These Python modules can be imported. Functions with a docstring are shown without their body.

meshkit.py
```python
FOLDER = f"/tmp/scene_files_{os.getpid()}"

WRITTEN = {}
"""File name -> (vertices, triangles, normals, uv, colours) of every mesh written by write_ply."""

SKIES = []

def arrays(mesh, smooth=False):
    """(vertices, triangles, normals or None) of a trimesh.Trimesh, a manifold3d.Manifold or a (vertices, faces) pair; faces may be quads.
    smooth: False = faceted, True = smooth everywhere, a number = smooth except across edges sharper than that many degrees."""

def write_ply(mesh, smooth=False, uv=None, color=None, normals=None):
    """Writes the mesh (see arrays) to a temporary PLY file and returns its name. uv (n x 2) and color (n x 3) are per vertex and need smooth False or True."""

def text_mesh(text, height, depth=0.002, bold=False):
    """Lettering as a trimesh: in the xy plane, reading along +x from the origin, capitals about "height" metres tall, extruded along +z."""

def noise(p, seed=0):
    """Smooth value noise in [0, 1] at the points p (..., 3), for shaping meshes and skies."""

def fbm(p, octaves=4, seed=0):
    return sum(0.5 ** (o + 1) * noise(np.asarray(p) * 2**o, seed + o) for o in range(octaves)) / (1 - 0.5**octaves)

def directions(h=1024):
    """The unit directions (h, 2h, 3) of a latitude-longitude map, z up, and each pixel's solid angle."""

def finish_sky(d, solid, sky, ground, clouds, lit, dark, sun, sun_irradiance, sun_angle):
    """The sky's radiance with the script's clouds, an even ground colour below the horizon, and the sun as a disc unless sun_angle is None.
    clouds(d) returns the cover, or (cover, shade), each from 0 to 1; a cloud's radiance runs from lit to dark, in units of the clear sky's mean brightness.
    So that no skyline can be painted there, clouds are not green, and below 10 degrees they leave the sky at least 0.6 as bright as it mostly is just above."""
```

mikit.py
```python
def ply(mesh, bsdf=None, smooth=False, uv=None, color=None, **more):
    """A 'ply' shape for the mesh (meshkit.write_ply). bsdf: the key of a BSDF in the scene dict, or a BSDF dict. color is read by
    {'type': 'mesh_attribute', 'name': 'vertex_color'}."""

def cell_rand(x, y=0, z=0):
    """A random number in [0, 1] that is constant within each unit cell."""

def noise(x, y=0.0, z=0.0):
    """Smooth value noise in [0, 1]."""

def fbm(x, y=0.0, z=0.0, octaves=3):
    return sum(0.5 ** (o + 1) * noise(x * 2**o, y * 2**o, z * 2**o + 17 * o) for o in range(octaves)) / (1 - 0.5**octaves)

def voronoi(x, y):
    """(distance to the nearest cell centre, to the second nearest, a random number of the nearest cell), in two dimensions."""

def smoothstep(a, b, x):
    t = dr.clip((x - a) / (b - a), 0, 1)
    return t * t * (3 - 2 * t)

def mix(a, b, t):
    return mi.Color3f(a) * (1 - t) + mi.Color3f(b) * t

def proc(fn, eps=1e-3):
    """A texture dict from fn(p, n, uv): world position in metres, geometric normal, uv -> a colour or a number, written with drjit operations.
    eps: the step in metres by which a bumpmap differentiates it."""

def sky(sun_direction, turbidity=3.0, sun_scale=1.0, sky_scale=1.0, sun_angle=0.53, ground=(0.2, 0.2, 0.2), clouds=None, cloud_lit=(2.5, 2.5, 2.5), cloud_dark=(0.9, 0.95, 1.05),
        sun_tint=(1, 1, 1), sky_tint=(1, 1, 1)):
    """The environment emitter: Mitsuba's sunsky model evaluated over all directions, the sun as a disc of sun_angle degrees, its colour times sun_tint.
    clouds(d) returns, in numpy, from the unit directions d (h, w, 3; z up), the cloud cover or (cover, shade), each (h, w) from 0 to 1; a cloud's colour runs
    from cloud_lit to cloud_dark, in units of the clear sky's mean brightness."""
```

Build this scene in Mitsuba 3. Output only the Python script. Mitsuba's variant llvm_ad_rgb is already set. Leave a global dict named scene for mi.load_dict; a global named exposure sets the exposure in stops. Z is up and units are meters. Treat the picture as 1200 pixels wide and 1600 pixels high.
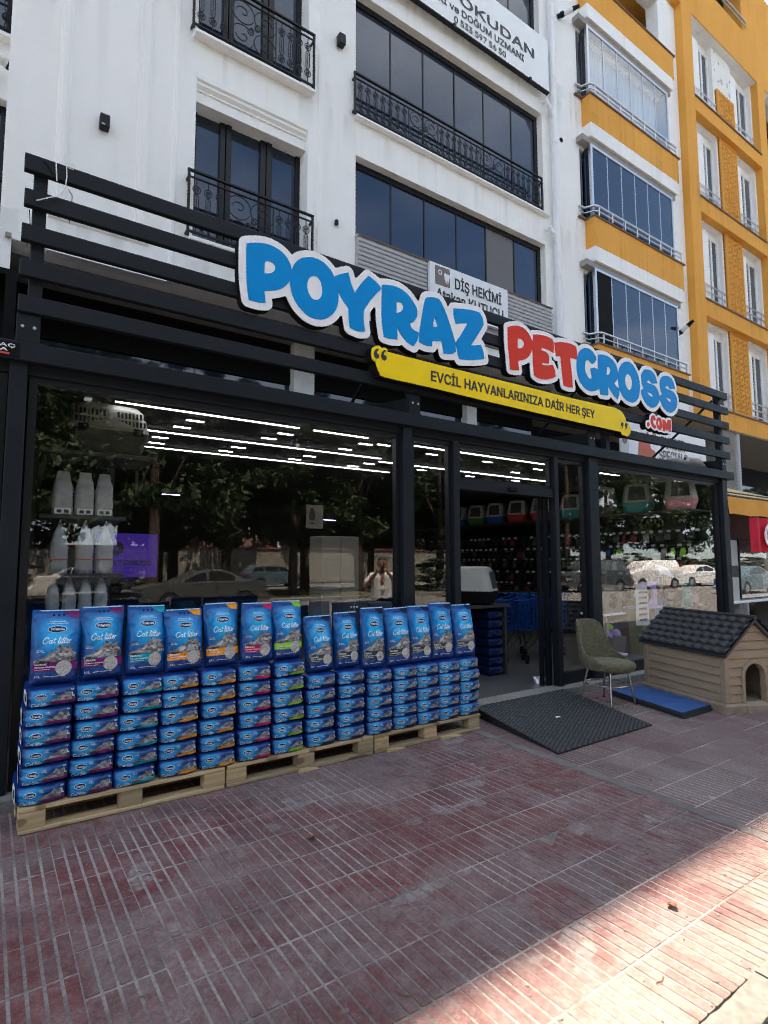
import math, random
import numpy as np, trimesh, drjit as dr, mitsuba as mi
import mikit, meshkit
from mikit import proc, noise, fbm, voronoi, cell_rand, smoothstep, mix
from shapely.geometry import Polygon, LineString, Point, MultiPolygon, box as rect
from shapely.ops import unary_union
from shapely import affinity

T = mi.ScalarTransform4f
R = random.Random(7)
scene, labels = {}, {}

# ------------------------------------------------------------------ camera, sky, exposure
EYE = np.array([0.0, 0.0, 1.56])
YAW, PITCH, ROLL, FOCAL = 0.6064393, 0.0871626, -0.00201485, 892.99 / 1200
fw = np.array([math.sin(YAW) * math.cos(PITCH), math.cos(YAW) * math.cos(PITCH), math.sin(PITCH)])
rt = np.array([math.cos(YAW), -math.sin(YAW), 0.0])
up = np.cross(rt, fw)
up = up * math.cos(ROLL) - rt * math.sin(ROLL)
scene['camera'] = {'type': 'perspective', 'fov_axis': 'x', 'fov': math.degrees(2 * math.atan(0.5 / FOCAL)), 'near_clip': 0.05, 'far_clip': 400.0,
                   'to_world': T().look_at(origin=EYE.tolist(), target=(EYE + fw).tolist(), up=up.tolist())}


def cloud_cover(d):
    n = meshkit.fbm(d * np.array([2.2, 2.2, 4.0]) + 3.1, octaves=5)
    return np.clip((n - 0.40) * 3.0, 0, 0.85), np.clip((meshkit.fbm(d * 5 + 9.0) - 0.45) * 1.2, 0, 1)


SUN = (0.06, 0.3720, 1.0)
scene['sky'] = mikit.sky(SUN, turbidity=3.5, sun_scale=1.0, clouds=cloud_cover, cloud_lit=(2.3, 2.28, 2.22), cloud_dark=(0.95, 0.98, 1.02), sky_tint=(1.10, 1.0, 0.86))
exposure = 3.3

# ------------------------------------------------------------------ helpers
def ply(mesh, m, **more):
    return mikit.ply(mesh, 'bsdf_' + m, **more)


taken = {}


def fresh(k):
    n = taken.get(k, 0)
    taken[k] = n + 1
    return k if n == 0 else f'{k}_{n:03d}'


def thing(name, label, cat, group=None, kind=None):
    k = fresh(name)
    tag(k, label, cat, group, kind)
    return k


def tag(k, label=None, cat=None, group=None, kind=None):
    d = labels.setdefault(k, {})
    for a, b in (('label', label), ('category', cat), ('group', group), ('kind', kind)):
        if b:
            d[a] = b
    return k


def put(name, mesh, mat, parent=None, smooth=False, uv=None, at=None, label=None, **more):
    k = fresh(f'{parent}__{name}' if parent else name)
    if isinstance(mesh, MB):
        mesh = mesh.mesh()
    d = ply(mesh, mat, smooth=smooth, uv=uv, **more) if not isinstance(mesh, dict) else dict(mesh)
    if at is not None:
        d['to_world'] = at
    scene[k] = d
    if label:
        tag(k, label)
    return k


def copies(parts, name, label, cat, group, M):
    """One thing from a list of (relative key, shape dict, matrix or None)."""
    k = thing(name, label, cat, group)
    for rel, d, m in parts:
        d = dict(d)
        d['to_world'] = M if m is None else M @ m
        kk = fresh(f'{k}__{rel}')
        scene[kk] = d
        if rel in ('cat_shading', 'cat_muzzle', 'handle_hole'):
            tag(kk, kind='stuff')
    return k


def move(x=0, y=0, z=0, rz=0, rx=0, ry=0, s=1.0):
    return T().translate([x, y, z]).rotate([0, 0, 1], rz).rotate([1, 0, 0], rx).rotate([0, 1, 0], ry).scale([s, s, s])


class MB:
    def __init__(s):
        s.v, s.f, s.n = [], [], 0

    def add(s, v, f):
        v, f = np.asarray(v, float), np.asarray(f, int)
        if len(f) and f.shape[1] == 4:
            f = np.vstack([f[:, [0, 1, 2]], f[:, [0, 2, 3]]])
        s.v.append(v), s.f.append(f + s.n)
        s.n += len(v)
        return s

    def tm(s, m):
        return s.add(m.vertices, m.faces)

    def box(s, x0, x1, y0, y1, z0, z1, bottom=True):
        v = [[x, y, z] for z in (z0, z1) for y in (y0, y1) for x in (x0, x1)]
        f = [[4, 5, 7, 6], [0, 1, 5, 4], [1, 3, 7, 5], [3, 2, 6, 7], [2, 0, 4, 6]] + ([[0, 2, 3, 1]] if bottom else [])
        return s.add(v, f)

    def cbox(s, x0, x1, y0, y1, z0, z1, b=0.004):
        p = []
        for x, sx in ((x0, 1), (x1, -1)):
            for y, sy in ((y0, 1), (y1, -1)):
                for z, sz in ((z0, 1), (z1, -1)):
                    p += [[x + sx * b, y + sy * b, z], [x + sx * b, y, z + sz * b], [x, y + sy * b, z + sz * b]]
        return s.tm(trimesh.convex.convex_hull(np.array(p)))

    def tube(s, pts, r, n=6, closed=False, cap=True):
        p = np.asarray(pts, float)
        if closed:
            t = np.roll(p, -1, 0) - np.roll(p, 1, 0)
        else:
            t = np.gradient(p, axis=0)
        t /= np.linalg.norm(t, axis=1, keepdims=True) + 1e-12
        ref = np.array([0, 1.0, 0]) if np.mean(np.abs(t[:, 1])) < 0.7 else np.array([1.0, 0, 0])
        a = np.cross(t, ref)
        a /= np.linalg.norm(a, axis=1, keepdims=True) + 1e-12
        b = np.cross(t, a)
        an = np.arange(n) * 2 * np.pi / n + np.pi / n
        rr = np.broadcast_to(r, (len(p),))[:, None, None]
        v = (p[:, None] + rr * (np.cos(an)[None, :, None] * a[:, None] + np.sin(an)[None, :, None] * b[:, None])).reshape(-1, 3)
        m = len(p)
        f = []
        for i in range(m if closed else m - 1):
            for j in range(n):
                i2, j2 = (i + 1) % m, (j + 1) % n
                f.append([i * n + j, i2 * n + j, i2 * n + j2, i * n + j2])
        s.add(v, f)
        if cap and not closed:
            s.add(v[:n], [[0, j, j + 1] for j in range(1, n - 1)])
            s.add(v[-n:], [[0, j + 1, j] for j in range(1, n - 1)])
        return s

    def lathe(s, prof, cx=0, cy=0, n=24):
        prof = np.asarray(prof, float)
        an = np.arange(n) * 2 * np.pi / n
        v = np.array([[cx + r * math.cos(t), cy + r * math.sin(t), z] for r, z in prof for t in an])
        f = [[i * n + j, i * n + (j + 1) % n, (i + 1) * n + (j + 1) % n, (i + 1) * n + j] for i in range(len(prof) - 1) for j in range(n)]
        return s.add(v, f)

    def slab(s, poly, y0, y1):
        """A polygon in (x, z) given thickness along y."""
        for g in getattr(poly, 'geoms', [poly]):
            if g.is_empty or g.area < 1e-9:
                continue
            m = trimesh.creation.extrude_polygon(g, 1.0, engine='earcut')
            v = m.vertices
            s.add(np.stack([v[:, 0], y0 + (y1 - y0) * v[:, 2], v[:, 1]], 1), m.faces[:, ::-1])
        return s

    def plan(s, poly, z0, z1):
        for g in getattr(poly, 'geoms', [poly]):
            m = trimesh.creation.extrude_polygon(g, z1 - z0, engine='earcut')
            s.add(m.vertices + [0, 0, z0], m.faces)
        return s

    def prof(s, pts, x0, x1):
        """A profile polygon in (y, z) run along x."""
        m = trimesh.creation.extrude_polygon(Polygon(pts), 1.0, engine='earcut')
        v = m.vertices
        return s.add(np.stack([x0 + (x1 - x0) * v[:, 2], v[:, 0], v[:, 1]], 1), m.faces)

    def xf(s, M):
        M = np.asarray(M, float)
        s.v = [v @ M[:3, :3].T + M[:3, 3] for v in s.v]
        return s

    def mesh(s):
        return trimesh.Trimesh(np.vstack(s.v), np.vstack(s.f), process=False)


def hull(pts):
    return trimesh.convex.convex_hull(np.asarray(pts, float))


def spline(pts, corner, k=6):
    """A closed Catmull-Rom outline through pts that stays sharp where corner is set."""
    n, out = len(pts), []
    p = np.asarray(pts, float)
    for i in range(n):
        p1, p2 = p[i], p[(i + 1) % n]
        p0 = p1 * 2 - p2 if corner[i] else p[i - 1]
        p3 = p2 * 2 - p1 if corner[(i + 1) % n] else p[(i + 2) % n]
        if corner[i] and corner[(i + 1) % n]:
            out.append(p1)
            continue
        for t in np.arange(k) / k:
            out.append(0.5 * (2 * p1 + (p2 - p0) * t + (2 * p0 - 5 * p1 + 4 * p2 - p3) * t * t + (3 * p1 - p0 - 3 * p2 + p3) * t ** 3))
    return out


def outline(text, k=6):
    pts, cor = [], []
    for w in text.split():
        cor.append(w[0] == 'c')
        pts.append(tuple(map(float, w.lstrip('c').split(','))))
    return Polygon(spline(pts, cor, k)).buffer(0)


def glyph(ph):
    g = outline(ph[0])
    return g.difference(outline(ph[1])) if ph[1] else g


def lettering(text, x, z, h, y, width=None, bold=True, depth=0.004, slant=0.0):
    """Standing letters that read along +x seen from -y: left end x, base line z, capital height h, front face at y."""
    m = meshkit.text_mesh(text, h, depth, bold)
    v = np.array(m.vertices)
    v[:, 0] -= v[:, 0].min()
    if width:
        v[:, 0] *= width / v[:, 0].max()
    v = np.stack([x + v[:, 0] + slant * v[:, 1], y + depth - v[:, 2], z + v[:, 1]], 1)
    return trimesh.Trimesh(v, m.faces, process=False)


# ------------------------------------------------------------------ materials
def rgb(*c):
    return {'type': 'rgb', 'value': list(map(float, c))}


def mat(name, color, rough=0.6, metal=0.0, spec=0.5, bump=None, bump_scale=1.0, eps=1e-3, **more):
    c = rgb(*color) if isinstance(color, tuple) else proc(color)
    d = {'type': 'principled', 'base_color': c, 'roughness': proc(rough) if callable(rough) else rough, 'metallic': metal, 'specular': spec, **more}
    if bump:
        d = {'type': 'bumpmap', 'arbitrary': proc(bump, eps), 'scale': bump_scale, 'bsdf': d}
    scene['bsdf_' + name] = {'type': 'twosided', 'bsdf': d}
    return name


def stucco(c0, c1):
    def f(p, n, uv):
        q = fbm(p.x * 0.9, p.y * 0.9, p.z * 0.5, 4)
        run = noise(p.x * 7, p.y * 7, p.z * 0.6)
        g = noise(p.x * 160, p.y * 160, p.z * 160)
        grime = 0.0
        for zs in (8.80, 11.74, 5.60, 9.2, 12.15):
            grime = grime + smoothstep(zs - 0.75, zs - 0.02, p.z) * dr.select(p.z < zs, 1.0, 0.0)
        grime = grime * smoothstep(0.55, 0.85, noise(p.x * 11, 3.0, p.z * 0.5))
        drip = smoothstep(0.62, 0.85, noise(p.x * 9 + 31, p.y * 9, p.z * 0.35)) * noise(p.x * 2, p.y, p.z * 0.8)
        return mix(c0, c1, dr.clip(q * 0.75 + run * 0.25, 0, 1)) * (0.94 + 0.1 * g) * (1 - 0.10 * drip) * (1 - 0.13 * grime)
    return f


def grain_bump(p, n, uv):
    return 0.0016 * fbm(p.x * 110, p.y * 110, p.z * 110, 2)


mat('white_wall', stucco((0.90, 0.895, 0.88), (0.80, 0.797, 0.785)), 0.85, spec=0.2, bump=grain_bump)
mat('orange_wall', stucco((0.80, 0.40, 0.085), (0.66, 0.31, 0.058)), 0.85, spec=0.2, bump=grain_bump)
mat('grey_soffit', stucco((0.33, 0.31, 0.29), (0.27, 0.255, 0.24)), 0.85, spec=0.2)
mat('white_trim', (0.78, 0.78, 0.76), 0.5)
mat('slate_metal', lambda p, n, uv: mix((0.0095, 0.0125, 0.0165), (0.015, 0.019, 0.024), fbm(p.x * 1.5, p.y * 4, p.z * 3, 3)), lambda p, n, uv: 0.36 + 0.2 * fbm(p.x * 5, p.y * 5, p.z * 5, 2), spec=0.15)
mat('dark_frame', (0.009, 0.011, 0.014), 0.35, spec=0.25)
mat('black_paint', (0.006, 0.006, 0.007), 0.45, spec=0.25)
mat('matt_black', (0.006, 0.006, 0.0065), 0.8, spec=0.15)
mat('tinted_glass', (0.010, 0.017, 0.032), 0.02, spec=0.7, spec_tint=0.25)
mat('grey_glass', (0.03, 0.035, 0.04), 0.02, spec=0.8)
mat('brown_room', (0.11, 0.09, 0.075), 0.25)
mat('dry_earth', lambda p, n, uv: mix((0.05, 0.055, 0.03), (0.10, 0.085, 0.06), fbm(p.x, p.y, 1.0, 4)), 0.9)
mat('silver_metal', (0.55, 0.56, 0.58), 0.3, metal=0.9)
mat('grey_plastic', (0.42, 0.43, 0.45), 0.5)
mat('pvc_white', (0.74, 0.75, 0.76), 0.35)
mat('brown_stone', (0.16, 0.10, 0.075), 0.7)
mat('curtain', (0.50, 0.58, 0.66), 0.8)
scene['bsdf_shop_glass'] = {'type': 'thindielectric', 'int_ior': 1.68}
scene['bsdf_clear_glass'] = {'type': 'thindielectric', 'int_ior': 1.5}


def dust(x, y):
    return smoothstep(0.42, 0.68, fbm(x * 0.9 + 3.0, y * 1.1, 2.0, 4))


def paver_color(p, n, uv):
    a, b = dr.floor((p.x - 0.365) / 0.284), dr.floor((p.y - 1.69) / 0.296)
    r, r2 = cell_rand(a, b, 5), cell_rand(a, b, 9)
    f = fbm(p.x * 14, p.y * 14, 1.0, 3)
    red = mix((0.130, 0.040, 0.039), (0.180, 0.080, 0.077), f)
    worn = mix((0.152, 0.096, 0.092), (0.215, 0.155, 0.146), f)
    kerb_sun_dust = smoothstep(1.66, 1.22, p.y + 0.35 * (fbm(p.x * 3, p.y * 3, 5.0, 3) - 0.5))  # cream kerb dust that also paints extra sunlight into the lit strip
    worn = mix(worn, (0.37, 0.30, 0.255), kerb_sun_dust * 0.55)
    t = dr.clip(0.12 + 0.55 * dust(p.x, p.y) + 0.50 * (r - 0.3) + 0.45 * smoothstep(3.0, 4.1, p.y) + 0.32 * kerb_sun_dust  + (f - 0.5) * 0.9, 0, 1)
    c = mix(red, worn, t)
    stain = smoothstep(0.60, 0.68, fbm(p.x * 2.6 + 40, p.y * 2.6, 4.0, 4))
    cement = smoothstep(0.735, 0.76, fbm(p.x * 4.1 + 11, p.y * 4.9 + 5, 7.0, 3))
    c = mix(c, (0.27, 0.25, 0.235), cement * (0.15 + 0.6 * noise(p.x * 50, p.y * 50, 8.0)))
    speck = smoothstep(0.74, 0.86, noise(p.x * 170, p.y * 170, 3.0))
    return mix(mix(c, (0.09, 0.07, 0.07), 0.3 * stain), (0.30, 0.26, 0.25), 0.18 * speck) * (0.88 + 0.2 * r2) * (0.72 + 0.36 * noise(p.x * 75, p.y * 75, 9.0) + 0.2 * noise(p.x * 210, p.y * 210, 4.0))


def paver_bump(p, n, uv):
    return 0.0022 * fbm(p.x * 55, p.y * 55, 0.5, 3)


def paver_right(p, n, uv):
    a, b = dr.floor((p.x - 3.8) / 0.284), dr.floor((p.y - 1.69) / 0.296)
    f = fbm(p.x * 12, p.y * 12, 1.0, 3)
    t = dr.clip(0.25 + 0.6 * dust(p.x + 9, p.y) + (f - 0.5) * 0.6 + 0.4 * (cell_rand(a, b, 5) - 0.5), 0, 1)
    return mix((0.135, 0.080, 0.077), (0.180, 0.135, 0.128), t) * (0.88 + 0.2 * cell_rand(a, b, 2))


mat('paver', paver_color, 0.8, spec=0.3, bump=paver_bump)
mat('paver_pale', paver_right, 0.8, spec=0.3, bump=paver_bump)
mat('grout', lambda p, n, uv: mix((0.175, 0.145, 0.135), (0.33, 0.285, 0.265), smoothstep(0.3, 0.7, fbm(p.x * 2.3, p.y * 2.3, 1.0, 4))) * (0.65 + 0.6 * fbm(p.x * 70, p.y * 70, 2.0, 2)), 0.9, spec=0.2)
mat('concrete', lambda p, n, uv: mix((0.15, 0.148, 0.132), (0.27, 0.265, 0.24), fbm(p.x * 5, p.y * 5, p.z * 5, 4)) * (0.8 + 0.35 * noise(p.x * 60, p.y * 60, p.z * 60)), 0.9, spec=0.2,
    bump=lambda p, n, uv: 0.004 * fbm(p.x * 30, p.y * 30, p.z * 30, 3))
mat('asphalt', lambda p, n, uv: mix((0.10, 0.10, 0.10), (0.17, 0.165, 0.16), fbm(p.x * 2, p.y * 2, 1.0, 4)) * (0.7 + 0.6 * noise(p.x * 90, p.y * 90, 1.0)), 0.9, spec=0.2)


def wood_color(p, n, uv):
    g = fbm(p.x * 2.5, p.y * 45, p.z * 45, 3)
    w = fbm(p.x * 1.2 + 7, p.y * 6, p.z * 9, 3)
    knot = smoothstep(0.80, 0.90, noise(p.x * 9, p.y * 14, p.z * 14))
    return mix(mix((0.34, 0.215, 0.095), (0.64, 0.49, 0.285), g) * (0.62 + 0.66 * w), (0.16, 0.09, 0.04), 0.7 * knot)


mat('pallet_wood', wood_color, 0.75, spec=0.25, bump=lambda p, n, uv: 0.0012 * fbm(p.x * 8, p.y * 120, p.z * 120, 2))
mat('pallet_grey', lambda p, n, uv: wood_color(p, n, uv) * mi.Color3f(0.72, 0.76, 0.84), 0.8, spec=0.2)
mat('shop_floor_tile', lambda p, n, uv: mix((0.075, 0.076, 0.078), (0.11, 0.11, 0.11), fbm(p.x * 1.5, p.y * 1.5, 1.0, 4)), 0.25)
mat('dark_wall', (0.018, 0.018, 0.019), 0.8, spec=0.2)
mat('seam_cement', lambda p, n, uv: mix((0.11, 0.097, 0.09), (0.19, 0.172, 0.16), fbm(p.x * 9, p.y * 9, 1.0, 4)), 0.9, spec=0.2)
mat('dark_ceiling', (0.012, 0.012, 0.013), 0.8)
scene['bsdf_led_white'] = {'type': 'diffuse', 'reflectance': rgb(0.8, 0.8, 0.8)}
# ------------------------------------------------------------------ ground
G = MB().plan(rect(-14, 1.11, 40, 4.40), -0.30, -0.0020)
pave = tag(put('pavement', G, 'grout'), 'red ribbed tile pavement in front of the pet shop', kind='structure')
tag(put('road', MB().plan(rect(-60, -13.4, 90, 0.93), -0.6, -0.13), 'asphalt'), 'grey asphalt road along the kerb', kind='structure')
tag(put('opposite_pavement', MB().plan(rect(-60, -14, 90, -13.4), -0.6, 0.0), 'concrete'), 'pale pavement on the far side of the street', kind='structure')
tag(put('ground', MB().plan(rect(-150, -200, 200, 200), -1.2, -0.62), 'dry_earth'), 'bare ground under the street', kind='structure')


def tile(nstrip, w, d, gap=0.013):
    m = MB()
    s = w / nstrip
    for i in range(nstrip):
        a, b = i * s + (gap / 2 if i else 0.003), (i + 1) * s - (gap / 2 if i < nstrip - 1 else 0.003)
        m.box(a, b, 0.0065, d - 0.0065, -0.012, 0.0, bottom=False)
    return m.mesh()


PX, PY, X0, Y0 = 0.284, 0.296, 0.365, 1.69
tiles = []
for i in range(-6, 46):
    for j in range(-2, 10):
        x, y = X0 + PX * i, Y0 + PY * j
        if i <= 0:
            y += 0.13 if i % 2 == 0 else 0.0
        seam = 3.80 - 0.02 * (3.3 - y)
        if not (1.05 < y < 4.39) or x < -1.4:
            continue
        cx, cy = x + PX / 2, y + PY / 2
        q = np.array([cx - EYE[0], cy - EYE[1], -EYE[2]])
        u, w = q @ rt / (q @ fw), q @ up / (q @ fw)
        seen = q @ fw > 0.3 and abs(u) < 0.5 / FOCAL + 0.12 and abs(w) < 0.667 / FOCAL + 0.12
        hidden = (y > 4.05 and 0.2 < x < 3.6) or (4.1 < x < 5.1 and 3.3 < y)
        tiles.append((float(q @ fw), x, y, x + PX / 2 > seam, seen and not hidden))
shape = {}
for pale in (False, True):
    for depth_cut in range(3):
        d = [PY, PY - 0.1, 0.13][depth_cut]
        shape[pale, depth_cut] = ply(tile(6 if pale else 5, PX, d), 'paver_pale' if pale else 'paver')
near = sorted(t for t in tiles if t[4])[:290]
chosen = set((t[1], t[2]) for t in near)
rest = {False: MB(), True: MB()}
for dist, x, y, pale, seen in sorted(tiles):
    tilt = [R.uniform(-0.25, 0.25), R.uniform(-0.25, 0.25), R.uniform(-0.0012, 0.0012)]
    if (x, y) in chosen:
        k = fresh('pavement__paving_tile')
        cut = 0 if y + PY < 4.42 else (1 if y + PY - 0.1 < 4.42 else 2)
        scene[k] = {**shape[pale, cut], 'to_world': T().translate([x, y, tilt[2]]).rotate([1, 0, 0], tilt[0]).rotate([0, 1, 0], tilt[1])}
    else:
        m = tile(6 if pale else 5, PX, min(PY, 4.4 - y))
        rest[pale].add(m.vertices + [x, y, tilt[2]], m.faces)
for pale, nm in ((False, 'far_paving'), (True, 'far_pale_paving')):
    if rest[pale].n:
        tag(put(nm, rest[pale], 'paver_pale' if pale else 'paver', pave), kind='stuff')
sy = np.linspace(1.11, 4.3, 60)
sx = 3.70 + 0.035 * (sy - 1.1)
fill = MB().plan(Polygon([(x - 0.03 - 0.03 * R.random(), y) for x, y in zip(sx, sy)] + [(x + 0.03 + 0.035 * R.random(), y) for x, y in zip(sx[::-1], sy[::-1])]), -0.01, 0.0022)
put('cement_seam', fill, 'seam_cement', pave, label='grey cement seam between the two tile fields')

kb = thing('kerb', 'weathered concrete kerb stones along the road edge', 'kerb', kind='structure')
labels[kb] = {'label': 'weathered concrete kerb stones along the road edge', 'kind': 'structure'}
x = -3.0
while x < 14:
    L = 0.5 + R.uniform(-0.03, 0.03)
    m = trimesh.creation.box([L - 0.012, 0.15, 0.28])
    m = m.subdivide_to_size(0.05)
    v = m.vertices + [x + L / 2, 1.025, -0.139]
    edge = (v[:, 1] < 0.97) & (v[:, 2] > -0.02)
    v[edge] += np.array([0, 0.012, -0.02])
    v += (meshkit.fbm(v * 11, 3)[:, None] - 0.5) * np.array([0.006, 0.02, 0.016])
    put('kerb_stone', trimesh.Trimesh(v, m.faces), 'concrete', kb, smooth=40)
    x += L

# dry leaves and a cigarette end on the pavement
mat('dry_leaf', (0.16, 0.075, 0.035), 0.8)
for (x, y, s, a, lab) in ((1.585, 3.005, 0.055, 0.4, 'curled brown dry leaf on the shaded pavement'), (2.62, 1.50, 0.05, 1.2, 'small brown dry leaf lying in the sunlit strip of pavement')):
    n = 9
    v = []
    for i in range(n):
        t = i / (n - 1)
        w = 0.42 * math.sin(math.pi * t) ** 0.8 * (1 + 0.35 * math.cos(9 * t))
        for sgn in (-1, 0, 1):
            v.append([(t - 0.5) * s, sgn * w * s, 0.006 + s * 0.28 * abs(sgn) * (0.6 + 0.4 * math.sin(5 * t)) + s * 0.2 * (t - 0.5) ** 2])
    f = [[3 * i + j, 3 * i + j + 3, 3 * i + j + 4, 3 * i + j + 1] for i in range(n - 1) for j in range(2)]
    tag(put('dry_leaf', MB().add(v, f).xf(move(x, y, 0.003, math.degrees(a)).matrix), 'dry_leaf'), lab, 'leaf')

gr = MB()
for i in range(420):
    x, y = R.uniform(-0.5, 6.5), R.choice([R.uniform(1.15, 4.35), R.uniform(3.2, 4.35), R.uniform(1.1, 1.6)])
    s = R.uniform(0.0015, 0.0055)
    m = trimesh.creation.icosphere(0, s)
    gr.add(m.vertices * [R.uniform(0.6, 1.9), R.uniform(0.6, 1.6), 0.7] + [x, y, s * 0.5 + 0.001], m.faces)
tag(put('grit', gr, 'concrete'), 'scattered grit and crumbs on the red pavement', 'grit', kind='stuff')
for i in range(14):
    x, y, a, l = R.uniform(0.2, 5.5), R.uniform(1.2, 3.8), R.uniform(0, 6.28), R.uniform(0.015, 0.045)
    k = thing('twig', 'tiny dry twig or butt lying on the pavement', 'twig', 'tiny twigs on the pavement')
    put('stem', MB().tube([[x, y, 0.005], [x + l * math.cos(a), y + l * math.sin(a), 0.006], [x + 1.8 * l * math.cos(a + 0.3), y + 1.8 * l * math.sin(a + 0.3), 0.005]], 0.0022, 5), R.choice(['dry_leaf', 'grout', 'dry_leaf']), k)

# ------------------------------------------------------------------ white apartment building
wb = thing('white_building', 'white stucco apartment building with dark glazed floors above the shop', 'building')
W = 7.5                                            # plane of its street wall
FL = [(5.87, 8.30), (8.84, 11.25), (11.78, 14.19), ]
LL = [(5.18, 7.10), (7.88, 9.80), (10.82, 12.75)]
PO = [(5.60, 8.20), (8.86, 11.14), (11.80, 14.07), ]
holes = [rect(2.07, a, 3.78, b) for a, b in FL] + [rect(4.65, a, 9.34, b) for a, b in PO]
put('wall', MB().slab(rect(0.06, 5.23, 9.80, 15.0).difference(unary_union(holes)), W, W + 0.35).box(-8, 0.06, 7.86, 8.2, 4.55, 5.1).box(-0.06, 0.06, W + 0.05, 7.95, 4.6, 15), 'white_wall', wb)
lw = rect(-8, 4.55, 0.03, 15.0).difference(unary_union([rect(-1.75, a, -0.04, b) for a, b in LL] + [rect(-5, a, -3.2, b) for a, b in LL]))
put('side_wall', MB().slab(lw, 7.86, 8.2), 'white_wall', wb)
put('cornice', MB().box(-8, 9.85, 7.30, 8.0, 15.0, 15.3), 'white_trim', wb)
put('roof', MB().box(-8, 9.9, 8.0, 20, 15.05, 15.25).box(-8, 9.9, 19.8, 20, 0, 15.05), 'concrete', wb)
put('soffit', MB().box(0.0, 10.2, W + 0.01, 8.72, 5.25, 5.30).box(-8, 0.0, 7.9, 8.9, 4.5, 4.55), 'grey_soffit', wb)
put('edge_strip', MB().box(0.40, 1.75, W - 0.035, W + 0.12, 5.195, 5.24), 'pvc_white', wb)
put('rear_wall', MB().box(-8, 10.6, 9.2, 9.4, 4.4, 15), 'dark_wall', wb)
put('fascia', MB().box(-0.2, 10.2, 8.70, 8.80, 4.56, 5.25), 'matt_black', wb, label='black band under the soffit')
put('upper_glazing', MB().box(-0.2, 10.2, 8.74, 8.76, 3.3, 4.56), 'tinted_glass', wb)
for a, b in ((4.1, 4.48), (8.03, 8.3)):
    put('column', MB().box(a, b, 8.55, 8.85, 3.3, 5.25), 'white_wall', wb)
pil = MB()
for a, b in ((0.44, 0.57), (1.335, 1.49)):
    pil.cbox(a, b, W - 0.028, W + 0.01, 5.68, 15.0, 0.012)
    pil.cbox(a + 0.03, b - 0.03, W - 0.045, W, 5.69, 15.0, 0.01)
pil.cbox(1.77, 1.83, W - 0.02, W + 0.01, 5.3, 15.0, 0.008)
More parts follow.
